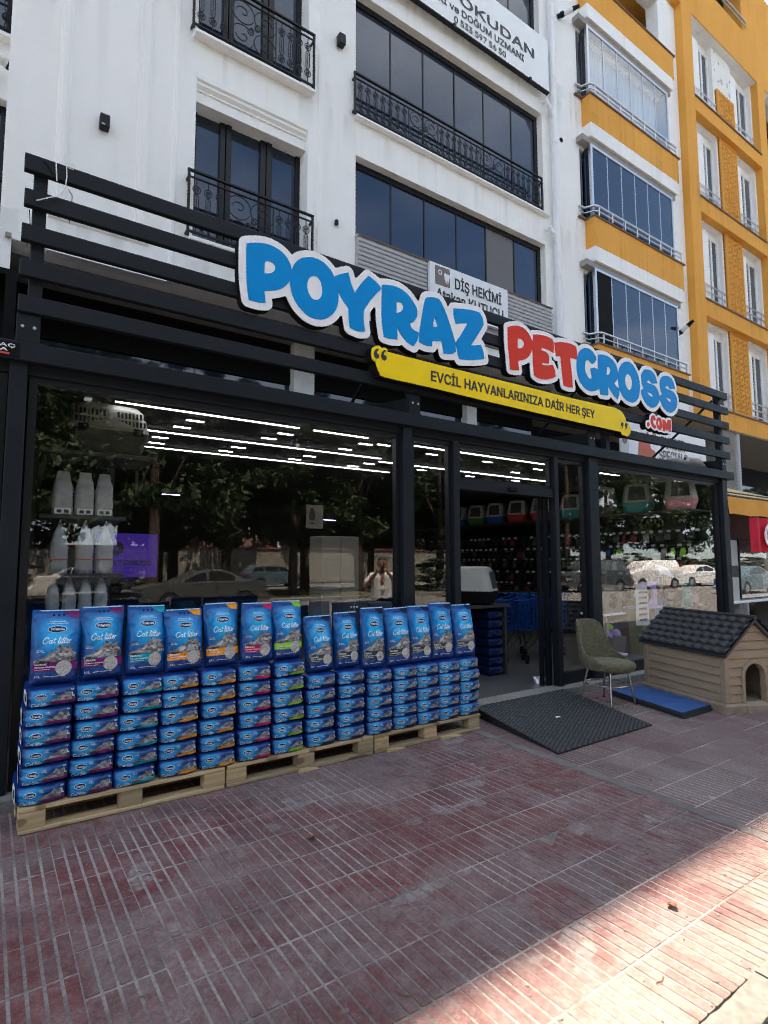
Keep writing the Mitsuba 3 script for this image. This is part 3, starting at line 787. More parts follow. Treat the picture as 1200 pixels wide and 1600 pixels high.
put('dark_wire', MB().tube([[0.36, 4.52, 4.25], [0.385, 4.5, 4.2], [0.38, 4.51, 4.1], [0.375, 4.52, 4.0]], 0.003, 5).tube([[0.17, 4.46, 4.36], [0.21, 4.449, 4.35], [0.26, 4.45, 4.28]], 0.003, 5).tube([[0.13, 4.53, 4.02], [0.14, 4.52, 3.9], [0.125, 4.53, 3.75]], 0.003, 5), 'matt_black', lw_)

tag(put('shop_step', MB().cbox(-3.0, 10.4, 4.40, 4.63, -0.02, SZ, 0.008), 'concrete'), 'grey stone step under the shop front', kind='structure')

# ------------------------------------------------------------------ sign letters
GLYPHS = {
    'POYRAZ': [
        ('c1.659,4.213 1.710,4.236 1.786,4.259 1.863,4.269 1.942,4.256 2.007,4.223 2.052,4.171 2.072,4.115 2.070,4.060 2.051,3.992 2.011,3.939 1.956,3.896 1.893,3.869 c1.824,3.848 1.829,3.808 c1.837,3.747 1.773,3.733 c1.689,3.733 1.674,3.825 1.664,3.940 1.660,4.072', 'c1.827,4.109 1.858,4.122 1.893,4.118 1.917,4.099 1.921,4.077 1.912,4.051 1.891,4.028 1.860,4.011 c1.821,4.003 1.822,4.055'),
        ('2.081,4.126 2.105,4.180 2.154,4.234 2.213,4.267 2.281,4.286 2.350,4.283 2.416,4.259 2.474,4.212 2.511,4.149 2.534,4.082 2.546,4.008 2.544,3.942 2.522,3.864 2.477,3.800 2.416,3.752 2.355,3.729 2.286,3.724 2.219,3.742 2.160,3.782 2.118,3.825 2.085,3.886 2.063,3.957 2.058,4.025 2.064,4.074', '2.291,4.117 2.330,4.117 2.361,4.081 2.377,4.030 2.375,3.965 2.349,3.918 2.315,3.899 2.276,3.903 2.242,3.941 2.226,3.995 2.232,4.052 2.257,4.095'),
        ('c2.497,4.170 2.565,4.214 c2.652,4.257 2.685,4.154 c2.725,4.078 2.789,4.184 c2.876,4.289 2.965,4.255 c3.030,4.205 2.935,4.098 2.857,3.988 c2.823,3.925 2.823,3.833 c2.838,3.732 2.762,3.714 c2.673,3.726 2.659,3.809 c2.654,3.910 2.593,3.972 c2.543,4.044', None),
        ('c3.035,4.247 3.117,4.266 3.199,4.274 3.285,4.261 3.360,4.224 3.419,4.173 3.462,4.113 3.467,4.052 3.445,4.001 3.412,3.962 c3.371,3.933 3.406,3.890 c3.489,3.869 3.465,3.784 c3.418,3.714 3.346,3.732 3.277,3.781 3.236,3.828 c3.213,3.867 3.218,3.806 c3.217,3.739 3.132,3.726 c3.054,3.731 3.029,3.898 3.029,4.069', 'c3.209,4.115 3.251,4.128 3.282,4.112 3.291,4.079 3.266,4.038 c3.206,4.003'),
        ('3.580,4.257 3.625,4.281 3.694,4.297 3.752,4.294 3.786,4.271 3.844,4.184 3.901,4.068 3.947,3.958 c3.978,3.876 c3.983,3.777 3.920,3.740 c3.814,3.723 3.803,3.777 c3.786,3.850 3.723,3.837 c3.656,3.821 c3.656,3.766 3.563,3.757 c3.484,3.775 3.496,3.889 3.522,4.029 3.557,4.192', 'c3.697,4.087 c3.736,3.993 c3.673,3.976 3.679,4.032'),
        ('c3.962,4.250 4.124,4.282 4.251,4.298 c4.340,4.299 4.385,4.244 c4.400,4.175 4.335,4.076 c4.204,3.895 4.268,3.912 c4.351,3.933 4.382,3.874 c4.404,3.787 4.239,3.740 c4.033,3.704 4.010,3.757 c3.980,3.874 4.069,3.995 c4.161,4.131 4.072,4.111 c3.986,4.084 3.968,4.140 3.955,4.193', None),
    ],
    'PETGROSS': [
        ('c4.781,4.239 4.849,4.269 4.950,4.293 5.039,4.292 5.115,4.260 5.172,4.204 5.202,4.148 5.197,4.083 5.165,4.012 5.104,3.945 5.038,3.905 c4.946,3.875 4.950,3.824 c4.958,3.764 4.883,3.751 c4.809,3.748 4.800,3.873 4.781,4.045', 'c4.945,4.139 4.996,4.148 5.040,4.134 5.055,4.101 5.034,4.061 4.992,4.034 c4.941,4.023'),
        ('c5.219,4.252 5.354,4.278 5.477,4.283 5.546,4.276 c5.580,4.260 5.591,4.187 c5.580,4.105 5.484,4.121 c5.364,4.128 5.358,4.108 c5.360,4.090 5.441,4.084 5.481,4.065 5.496,4.017 c5.484,3.951 5.422,3.941 c5.365,3.936 c5.364,3.907 5.476,3.927 c5.560,3.950 5.599,3.888 c5.607,3.810 5.524,3.771 5.414,3.740 5.293,3.733 c5.214,3.755 5.205,3.866 5.199,4.046 5.205,4.157', None),
        ('c5.600,4.236 5.700,4.268 5.831,4.289 5.949,4.294 c6.030,4.273 6.042,4.198 c6.030,4.115 5.970,4.115 c5.896,4.109 5.912,3.987 5.928,3.865 c5.934,3.732 5.848,3.722 c5.755,3.729 5.739,3.849 5.723,3.969 c5.714,4.088 5.664,4.082 c5.628,4.070 5.617,4.136', None),
        ('6.441,4.219 6.442,4.194 6.405,4.151 6.358,4.120 6.325,4.125 6.294,4.147 6.265,4.155 6.225,4.139 6.198,4.088 6.197,4.021 6.218,3.961 6.252,3.926 6.291,3.912 c6.328,3.915 6.326,3.982 c6.307,4.049 6.367,4.072 6.424,4.076 c6.486,4.063 6.497,3.950 c6.489,3.816 6.418,3.777 6.338,3.754 6.249,3.750 6.162,3.776 6.094,3.827 6.049,3.895 6.026,3.973 6.025,4.063 6.046,4.151 6.087,4.223 6.144,4.273 6.200,4.300 6.279,4.310 6.356,4.294 6.411,4.256', None),
        ('c6.481,4.274 6.563,4.291 6.657,4.296 6.751,4.283 6.834,4.248 6.891,4.193 6.917,4.124 6.913,4.049 6.879,3.995 c6.827,3.948 6.861,3.914 c6.940,3.895 6.928,3.815 c6.893,3.736 6.816,3.767 6.747,3.821 6.702,3.864 c6.674,3.896 6.682,3.832 c6.678,3.758 6.589,3.745 c6.508,3.741 6.494,3.806 6.483,3.919 6.476,4.097', 'c6.668,4.142 6.708,4.151 6.743,4.138 6.750,4.107 6.732,4.066 6.701,4.039 c6.659,4.031'),
        ('6.936,4.128 6.965,4.193 7.019,4.256 7.084,4.295 7.161,4.315 7.238,4.311 7.306,4.275 7.355,4.227 7.398,4.178 7.425,4.106 7.437,4.024 7.426,3.938 7.394,3.848 7.344,3.794 7.264,3.755 7.186,3.746 7.098,3.758 7.026,3.791 6.979,3.831 6.940,3.898 6.920,3.969 6.916,4.050', '7.149,4.138 7.200,4.133 7.235,4.086 7.250,4.028 7.233,3.965 7.198,3.925 7.160,3.916 7.111,3.943 7.083,3.998 7.081,4.058 7.103,4.107'),
        ('7.620,4.294 7.716,4.301 7.797,4.277 7.850,4.232 c7.892,4.140 7.813,4.122 c7.729,4.111 7.697,4.140 7.656,4.142 7.625,4.119 7.633,4.101 7.687,4.098 7.770,4.099 7.851,4.074 7.904,4.027 7.927,3.960 7.922,3.896 7.889,3.835 7.814,3.776 7.729,3.751 7.648,3.758 7.569,3.792 7.506,3.851 7.471,3.914 c7.461,3.951 7.489,3.979 c7.537,3.995 7.500,4.043 7.483,4.109 7.484,4.186 7.522,4.240 7.564,4.276', 'c7.615,3.962 7.690,3.963 7.751,3.946 7.756,3.928 7.728,3.911 7.680,3.919 7.641,3.939'),
        ('8.111,4.293 8.214,4.300 8.301,4.275 8.356,4.211 c8.377,4.146 8.304,4.129 c8.221,4.114 8.187,4.145 8.143,4.145 8.112,4.119 8.139,4.100 8.227,4.099 8.314,4.082 8.386,4.045 8.419,3.985 8.412,3.910 8.367,3.830 8.288,3.773 8.198,3.751 8.111,3.762 8.028,3.801 7.969,3.864 7.931,3.921 c7.929,3.956 7.956,3.973 c8.012,3.998 7.976,4.048 7.958,4.116 7.966,4.190 8.007,4.245 8.052,4.276', 'c8.106,3.963 8.186,3.964 8.244,3.952 8.249,3.929 8.211,3.913 8.161,3.927 8.126,3.945'),
    ],
    'COM': [
        ('7.589,3.518 7.630,3.524 7.644,3.499 7.626,3.469 7.592,3.466 7.580,3.490', None),
        ('c7.806,3.587 7.789,3.632 7.741,3.644 7.698,3.618 7.676,3.561 7.689,3.501 7.728,3.468 7.775,3.455 c7.806,3.463 c7.807,3.510 7.779,3.502 7.746,3.521 7.735,3.562 c7.751,3.591 c7.773,3.567', None),
        ('7.894,3.635 7.936,3.629 7.960,3.586 7.969,3.524 7.951,3.474 7.914,3.454 7.873,3.460 7.837,3.498 7.820,3.550 7.843,3.608', '7.886,3.589 7.903,3.578 7.910,3.539 7.894,3.511 7.870,3.518 7.855,3.555'),
        ('c7.984,3.617 c8.049,3.622 c8.092,3.564 c8.132,3.632 c8.210,3.638 8.210,3.557 c8.195,3.459 c8.139,3.457 c8.140,3.531 c8.103,3.463 c8.069,3.470 c8.042,3.534 c8.042,3.451 c7.985,3.455', None),
    ],
    'BANNER': [
        ('2.882,3.515 2.895,3.569 2.942,3.602 2.980,3.605 3.003,3.594 3.034,3.605 3.064,3.594 c3.068,3.569 c3.663,3.567 c4.323,3.569 c5.074,3.571 c5.937,3.573 6.673,3.590 6.777,3.586 6.882,3.567 6.960,3.517 6.997,3.458 c7.012,3.399 7.075,3.396 7.107,3.344 7.066,3.266 7.009,3.238 6.955,3.244 6.902,3.245 c6.877,3.282 c5.922,3.284 c5.064,3.292 c4.317,3.298 c3.660,3.312 3.050,3.315 2.982,3.342 2.948,3.393 c2.932,3.441 2.895,3.461', None),
    ],
    'QL': [
        ('c2.966,3.570 2.942,3.572 2.918,3.546 2.910,3.516 2.922,3.484 2.949,3.475 2.966,3.490 2.969,3.513 2.953,3.525 2.942,3.526 2.946,3.546', None),
        ('c3.053,3.577 3.026,3.575 3.003,3.550 2.993,3.518 3.004,3.486 3.031,3.475 3.050,3.491 3.053,3.517 3.037,3.527 3.023,3.527 3.030,3.551', None),
    ],
    'QR': [
        ('6.881,3.405 6.914,3.413 6.929,3.396 6.915,3.354 c6.887,3.326 6.900,3.360 6.879,3.370', None),
        ('6.973,3.409 7.006,3.413 7.021,3.393 7.001,3.350 c6.967,3.321 6.986,3.356 6.965,3.372', None),
    ],
}

mat('sign_white', lambda p, n, uv: mix((0.88, 0.885, 0.90), (0.78, 0.785, 0.81), fbm(p.x * 6, p.y, p.z * 6, 4)), 0.4, spec=0.2)
mat('sign_blue', lambda p, n, uv: mix((0.0, 0.265, 0.66), (0.0, 0.235, 0.61), fbm(p.x * 4, p.y, p.z * 4, 3)), 0.35, spec=0.12)
mat('sign_red', (0.66, 0.040, 0.016), 0.35, spec=0.12)
mat('sign_yellow', lambda p, n, uv: mix((0.93, 0.70, 0.008), (0.88, 0.60, 0.008), fbm(p.x * 5, p.y, p.z * 5, 4)), 0.3, spec=0.15)


def sign(name, gl, cols, border, label, y=4.398):
    k = thing(name, label, 'sign')
    gs = [glyph(g) for g in gl]
    base = unary_union([Polygon(p.exterior) for g in gs for p in getattr(g, 'geoms', [g])]).buffer(border, 8).buffer(0.012).buffer(-0.012).simplify(0.0015)
    put('light_box', MB().slab(base, y + 0.012, y + 0.095), 'matt_black', k)
    put('face', MB().slab(base.buffer(-0.002), y + 0.006, y + 0.012), 'sign_white', k)
    for g, c in zip(gs, cols):
        put('letter', MB().slab(g.simplify(0.0008), y, y + 0.006), c, k)
    return k


sign('blue_letter_sign', GLYPHS['POYRAZ'], ['sign_blue'] * 6, 0.066, 'big blue bubble letters POYRAZ with a thick white outline')
sign('red_blue_letter_sign', GLYPHS['PETGROSS'], ['sign_red'] * 3 + ['sign_blue'] * 5, 0.058, 'bubble letter sign with red PET and blue GROSS outlined in white')
sign('dot_com_sign', GLYPHS['COM'], ['sign_red'] * 4, 0.034, 'small red .COM sign with a white outline below the last letters')
bn = thing('slogan_banner', 'long yellow banner sign with quotation marks and a black Turkish slogan', 'sign')
yb_ = outline(GLYPHS['BANNER'][0][0])
put('light_box', MB().slab(yb_.buffer(0.008), 4.366, 4.46), 'matt_black', bn)
put('face', MB().slab(yb_, 4.358, 4.366), 'sign_yellow', bn)
for q in GLYPHS['QL'] + GLYPHS['QR']:
    put('quotation_mark', MB().slab(glyph(q), 4.353, 4.358), 'ink_black', bn)
put('lettering', lettering('EVCİL HAYVANLARINIZA DAİR HER ŞEY', 3.604, 3.384, 0.101, 4.354, 2.70), 'ink_black', bn)

# ------------------------------------------------------------------ pallets
def pallet(x0, x1, label):
    k = thing('pallet', label, 'pallet', 'pallets in a row under the bags')
    y0, y1 = 4.0, 4.392
    j = lambda s=0.004: R.uniform(-s, s)
    n = 4
    w = (y1 - y0) / n
    for i in range(n):
        put('top_board', MB().cbox(x0 + j(), x1 + j(), y0 + i * w + (0 if i == 0 else 0.008), y0 + (i + 1) * w - 0.004, 0.123, 0.146 + j(0.001), 0.003), R.choice(['pallet_wood', 'pallet_wood', 'pallet_grey']), k)
    L = x1 - x0
    for i, c in enumerate((x0 + 0.07, x0 + L / 2, x1 - 0.07)):
        for a, b in ((y0 + 0.004, y0 + 0.10), (y1 - 0.11, y1 - 0.004)):
            put('block', MB().cbox(c - 0.07 + j(), c + 0.07 + j(), a, b, 0.026, 0.122, 0.004), R.choice(['pallet_wood', 'pallet_wood', 'pallet_grey']), k)
    for a, b in ((y0 - 0.003, y0 + 0.095), (y1 - 0.10, y1)):
        put('bottom_board', MB().cbox(x0 + j(), x1 + j(), a, b, 0.003, 0.025, 0.003), R.choice(['pallet_wood', 'pallet_grey']), k)
    return k


pallet(0.22, 1.432, 'pale wooden pallet at the left end under the purple, teal and orange bags')
pallet(1.447, 2.665, 'pale wooden pallet in the middle of the row under the bags')
pallet(2.682, 3.865, 'pale wooden pallet at the right end of the row beside the rubber ramp')
for x0, x1, lab in ((1.98, 2.16, 'grey wood scrap wedged under the middle pallet'), (2.78, 2.98, 'splintered wood scrap under the left part of the right pallet'), (3.36, 3.62, 'splintered wood scrap under the right part of the right pallet')):
    h = [(x0, 3.965, 0.0), (x1, 3.97, 0.0), (x1 - 0.03, 4.05, 0.0), (x0 + 0.02, 4.05, 0.0), (x0 + 0.01, 3.97, 0.022), (x1 - 0.07, 3.98, 0.018), (x1 - 0.1, 4.05, 0.02), (x0 + 0.03, 4.05, 0.024)]
    k = thing('wood_scrap', lab, 'wood')
    put('splinter', MB().tm(hull(h)), 'pallet_wood', k)

# ------------------------------------------------------------------ bags of cat litter
def bag_print(p, n, uv):
    u, v = uv.x, uv.y
    d = dr.sqrt(dr.square((u - 0.5) * 1.15) + dr.square((v - 0.66) * 1.35))
    a = dr.atan2(v - 0.70, u - 0.5)
    rays = 0.5 + 0.5 * dr.sin(a * 17.0)
    c = mix((0.0, 0.26, 0.62), (0.003, 0.050, 0.22), smoothstep(0.18, 0.66, d))
    c = mix(c, (0.02, 0.46, 0.80), smoothstep(0.40, 0.06, d) * (0.40 + 0.55 * rays))
    c = mix(c, (0.008, 0.035, 0.17), smoothstep(0.17, 0.10, v))
    return mix(c, (0.01, 0.09, 0.33), smoothstep(0.86, 0.93, v))


def side_print(p, n, uv):
    u, v = uv.x, uv.y
    d = dr.sqrt(dr.square((u - 0.25) * 1.9) + dr.square((v - 0.55) * 0.8))
    c = mix((0.02, 0.32, 0.66), (0.003, 0.048, 0.21), smoothstep(0.06, 0.80, d))
    e = dr.minimum(dr.minimum(u, 1 - u) * 2.2, dr.minimum(v, 1 - v))
    return mix((0.006, 0.028, 0.15), c, smoothstep(0.0, 0.14, e))


def crinkle(p, n, uv):
    return 0.009 * fbm(p.x * 22, p.y * 22, p.z * 16, 3)


mat('bag_film', bag_print, 0.25, spec=0.25, bump=crinkle, clearcoat=0.45, clearcoat_gloss=0.94)
mat('bag_side_film', side_print, 0.25, spec=0.25, bump=crinkle, clearcoat=0.45, clearcoat_gloss=0.94)
mat('print_white', (0.75, 0.78, 0.80), 0.35)
mat('print_navy', (0.006, 0.016, 0.075), 0.3, spec=0.2)
mat('print_glow', (0.40, 0.66, 0.85), 0.35)
mat('cat_grey', lambda p, n, uv: mix((0.10, 0.095, 0.10), (0.36, 0.35, 0.35), smoothstep(0.25, 0.75, fbm(p.x * 60, p.y * 40, p.z * 80, 3))), 0.4, spec=0.2)
mat('cat_dark', (0.045, 0.04, 0.045), 0.4, spec=0.2)
mat('cat_pale', (0.50, 0.49, 0.48), 0.4)
mat('litter_grain', lambda p, n, uv: mix((0.16, 0.15, 0.14), (0.62, 0.59, 0.55), noise(p.x * 330, p.y * 330, p.z * 330)), 0.6)
SCENT = {'purple': (0.16, 0.014, 0.13), 'teal': (0.0, 0.30, 0.40), 'orange': (0.80, 0.30, 0.012), 'pink': (0.55, 0.014, 0.11), 'green': (0.26, 0.55, 0.015), 'charcoal': (0.045, 0.042, 0.04)}
for k, c in SCENT.items():
    mat('scent_' + k, c, 0.35, spec=0.25)


def script_text():
    L = [[(.95, .75), (.8, .98), (.5, 1), (.2, .7), (.12, .35), (.3, .05), (.65, .02), (.95, .3)], [(1.55, .5), (1.3, .55), (1.1, .3), (1.2, .03), (1.45, .1), (1.55, .5), (1.5, .1), (1.65, .02), (1.8, .2)],
         [(1.95, .95), (1.85, .2), (1.95, 0), (2.1, .12)], [(1.72, .6), (2.15, .66)], [(2.5, .2), (2.75, .8), (2.72, 1.1), (2.6, .9), (2.56, .15), (2.7, 0), (2.82, .15)], [(2.92, .5), (2.88, .1), (3, 0), (3.1, .15)], [(2.93, .74), (2.95, .76)],
         [(3.32, .95), (3.2, .2), (3.3, 0), (3.42, .12)], [(3.62, .95), (3.5, .2), (3.6, 0), (3.75, .12)], [(3.05, .6), (3.85, .68)], [(3.8, .25), (4.1, .35), (4.08, .55), (3.92, .5), (3.86, .2), (4, 0), (4.2, .12)],
         [(4.3, .5), (4.32, .05)], [(4.32, .35), (4.42, .52), (4.6, .45)]]
    out = []
    for s in L:
        p = np.array(s)
        if len(p) > 3:
            t = np.linspace(0, len(p) - 1, 3 * len(p))
            p = np.stack([np.interp(t, range(len(p)), p[:, i]) for i in (0, 1)], 1)
        p[:, 0] += 0.22 * p[:, 1]
        out.append(LineString(p).buffer(0.062, 3))
    g = unary_union(out).simplify(0.01)
    return affinity.scale(g, 1 / 4.8, 1 / 4.8, origin=(0, 0))


SCRIPT = script_text()
o2 = lambda t: outline(t, 3)
CAT = [o2('0.0,0.05 0.01,0.10 0.08,0.14 0.2,0.17 0.36,0.28 0.46,0.33 0.62,0.30 0.80,0.33 0.95,0.30 1.0,0.20 0.98,0.08 0.85,0.05 0.62,0.07 0.45,0.05 0.3,0.06 0.12,0.01'),
       o2('0.47,0.30 0.50,0.38 c0.555,0.43 c0.58,0.53 c0.66,0.45 0.74,0.45 c0.82,0.46 c0.93,0.44 c0.885,0.36 0.90,0.27 0.85,0.17 0.72,0.12 0.58,0.14 0.49,0.22')]
CAT_DARK = [o2('0.03,0.045 0.10,0.085 0.20,0.085 0.30,0.06 0.15,0.02'), o2('0.60,0.345 0.635,0.35 0.64,0.315 0.61,0.31'), o2('0.745,0.325 0.785,0.32 0.78,0.285 0.745,0.29'), o2('0.665,0.245 0.70,0.24 0.685,0.22'), o2('0.62,0.20 0.68,0.205 0.74,0.19 0.68,0.185'), o2('0.90,0.20 0.99,0.20 0.97,0.09 0.88,0.08'), o2('0.575,0.445 0.585,0.50 0.63,0.45')]
CAT_PALE = [o2('0.58,0.28 0.66,0.27 0.75,0.27 0.78,0.22 0.70,0.20 0.60,0.215'), o2('0.26,0.135 0.40,0.24 0.47,0.27 0.48,0.20 0.38,0.12')]


def sheet(polys, f, off, fine=0.03):
    """Flat print laid on a bag: polygons in (x, z), f(x, z) the bag's front."""
    m = MB()
    for g in polys:
        for q in getattr(g, 'geoms', [g]):
            if q.area < 1e-8:
                continue
            q = Polygon(np.round(np.asarray(q.exterior.segmentize(fine).coords), 6), [np.asarray(r.coords) for r in q.interiors])
            v, t = trimesh.creation.triangulate_polygon(q, engine='earcut')
            v3 = np.column_stack([v, np.zeros(len(v))])
            if max(q.bounds[2] - q.bounds[0], q.bounds[3] - q.bounds[1]) > fine * 1.5:
                v3, t = trimesh.remesh.subdivide_to_size(v3, t, fine)
            m.add(np.stack([v3[:, 0], f(v3[:, 0], v3[:, 1]) - off, v3[:, 1]], 1), t)
    return m


TEXTS = {}


def flat_text(tx, x, z, h, width=None):
    if tx not in TEXTS:
        TEXTS[tx] = meshkit.text_mesh(tx, 1.0, 0.01, True)
    m = TEXTS[tx]
    v = np.array(m.vertices) * h
    v[:, 0] -= v[:, 0].min()
    if width:
        v[:, 0] *= width / v[:, 0].max()
    keep = m.face_normals[:, 2] > 0.5
    return v[:, :2] + [x, z], m.faces[keep]


def put_text(m, f, off, *a):
    v, t = flat_text(*a)
    return m.add(np.stack([v[:, 0], f(v[:, 0], v[:, 1]) - off, v[:, 1]], 1), t)


def shift(polys, s, x, z, sz=None):
    return [affinity.translate(affinity.scale(g, s, sz or s, origin=(0, 0)), x, z) for g in polys]


def standing_bag(w, h, d, scent, seed):
    rs = np.random.RandomState(seed)
    ph = rs.uniform(0, 50, 3)

    def half(x, z, side):
        u, v = np.asarray(x) / w + 0.5, np.asarray(z) / h
        g = np.clip(v / 0.07, 0, 1) ** 0.5 * np.clip((0.93 - v) / 0.36, 0, 1) ** 0.8
        t = d * 0.5 * np.clip(1 - np.abs(2 * u - 1) ** 3.0, 0, 1) ** 0.55 * g
        wr = meshkit.fbm(np.stack([u * 5 + ph[0] + side, v * 6 + ph[1], np.full_like(u, ph[2])], -1), 3, seed) - 0.5
        wr = wr + 0.7 * (meshkit.fbm(np.stack([u * 3 + v * 7 + ph[2], v * 16 - u * 6, np.full_like(u, ph[0])], -1), 2, seed + 3) - 0.5)
        lean = 0.03 * np.clip(v - 0.75, 0, 1) * h * rs_l
        return -side * t + wr * 0.026 * np.clip(g + 0.15, 0, 1) + lean

    rs_l = rs.uniform(-2, 4)
    nu, nv = 22, 34
    m, uv = MB(), []
    for side in (1, -1):
        V = []
        for j in range(nv + 1):
            for i in range(nu + 1):
                u, v = i / nu, j / nv
                x = (u - 0.5) * w
                V.append([x * (1 - 0.04 * math.sin(3.0 * v + ph[0]) * (v > 0.05) - 0.02 * max(0, v - 0.85)), float(half(x, v * h, side)) - side * 0.0015, v * h + 0.006 * math.sin(5 * u + ph[1]) * v])
                uv.append([u, v])
        f = [[j * (nu + 1) + i, j * (nu + 1) + i + 1, (j + 1) * (nu + 1) + i + 1, (j + 1) * (nu + 1) + i] for j in range(nv) for i in range(nu)]
        m.add(V, f if side == 1 else [q[::-1] for q in f])
    body = ply(m.mesh(), 'bag_film', smooth=True, uv=np.array(uv))

    def f(x, z):
        # the outline narrows a little, so the print follows the same front
        return half(x, np.minimum(z, h), 1) - 0.0015

    X = lambda u: (u - 0.5) * w * 0.97
    parts = [('body', body, None)]
    white = sheet(shift([SCRIPT], w * 0.62, X(0.19), h * 0.545, h * 0.40), f, 0.003)
    put_text(white, f, 0.003, 'Premium Quality', X(0.34), h * 0.835, h * 0.016, w * 0.34)
    put_text(white, f, 0.003, 'clumping bentonite', X(0.29), h * 0.812, h * 0.011, w * 0.44)
    put_text(white, f, 0.0045, 'Friends', X(0.365), h * 0.723, h * 0.034, w * 0.29)
    put_text(white, f, 0.003, '% 100', X(0.10), h * 0.452, h * 0.014, w * 0.13)
    put_text(white, f, 0.003, 'NATURAL', X(0.10), h * 0.43, h * 0.014, w * 0.17)
    put_text(white, f, 0.003, 'L', X(0.78), h * 0.335, h * 0.045)
    put_text(white, f, 0.0045, {'purple': 'Lavender', 'teal': 'Soap', 'orange': 'Baby', 'pink': 'Flower', 'green': 'Forest', 'charcoal': 'Carbon'}[scent], X(0.08), h * 0.262, h * 0.024, w * 0.25)
    put_text(white, f, 0.0045, 'Blossom Scented' if scent == 'purple' else 'Powder Scented', X(0.08), h * 0.225, h * 0.020, w * 0.40)
    white.tm(sheet([rect(X(0.08), h * 0.20, X(0.40), h * 0.205), rect(X(0.28), h * 0.107, X(0.72), h * 0.113)], f, 0.0045).mesh())
    put_text(white, f, 0.003, '10 L', X(0.08), h * 0.10, h * 0.024, w * 0.12)
    badge = affinity.scale(Point(X(0.51), h * 0.738).buffer(1, 8), w * 0.185, h * 0.042)
    parts += [('logo_badge', ply(sheet([badge], f, 0.0032).mesh(), 'print_navy'), None),
              ('badge_rim', ply(sheet([badge.buffer(0.0035).difference(badge.buffer(-0.001))], f, 0.003).mesh(), 'print_glow'), None),
              ('lettering', ply(white.mesh(), 'print_white'), None)]
    c = lambda P: shift(P, w * 0.86, X(0.05), h * 0.275, h * 0.50)
    band = Polygon([(X(0.02), h * 0.18), (X(0.98), h * 0.185), (X(0.98), h * 0.295), (X(0.5), h * 0.30), (X(0.02), h * 0.29)])
    parts += [('scent_band', ply(sheet([band], f, 0.0025).mesh(), 'scent_' + scent), None),
              ('corner_flash', ply(sheet([Polygon([(X(0.62), h * 0.985), (X(0.985), h * 0.985), (X(0.985), h * 0.89), (X(0.80), h * 0.905), (X(0.70), h * 0.95)])], f, 0.003).mesh(), 'scent_' + scent if scent != 'charcoal' else 'print_navy'), None),
              ('cat_picture', ply(sheet(c(CAT), f, 0.0035).mesh(), 'cat_grey'), None), ('cat_shading', ply(sheet(c(CAT_DARK), f, 0.0045).mesh(), 'cat_dark'), None), ('cat_muzzle', ply(sheet(c(CAT_PALE), f, 0.0042).mesh(), 'cat_pale'), None)]
    disc = Point(X(0.68), h * 0.215).buffer(w * 0.155, 10)
    parts += [('litter_picture', ply(sheet([disc], f, 0.0048, 0.02).mesh(), 'litter_grain'), None), ('picture_rim', ply(sheet([disc.buffer(0.003).difference(disc)], f, 0.0048).mesh(), 'cat_pale'), None),
              ('handle_hole', ply(sheet([Point(X(q), h * 0.935).buffer(w * 0.027, 5) for q in (0.42, 0.53, 0.64)], f, 0.0035).mesh(), 'print_navy'), None),
              ('top_seam', ply(MB().box(X(0.03), X(0.97), float(f(np.array(0.0), np.array(h))) - 0.001, float(f(np.array(0.0), np.array(h))) + 0.004, h * 0.99, h * 1.006).mesh(), 'print_glow'), None)]
    return parts


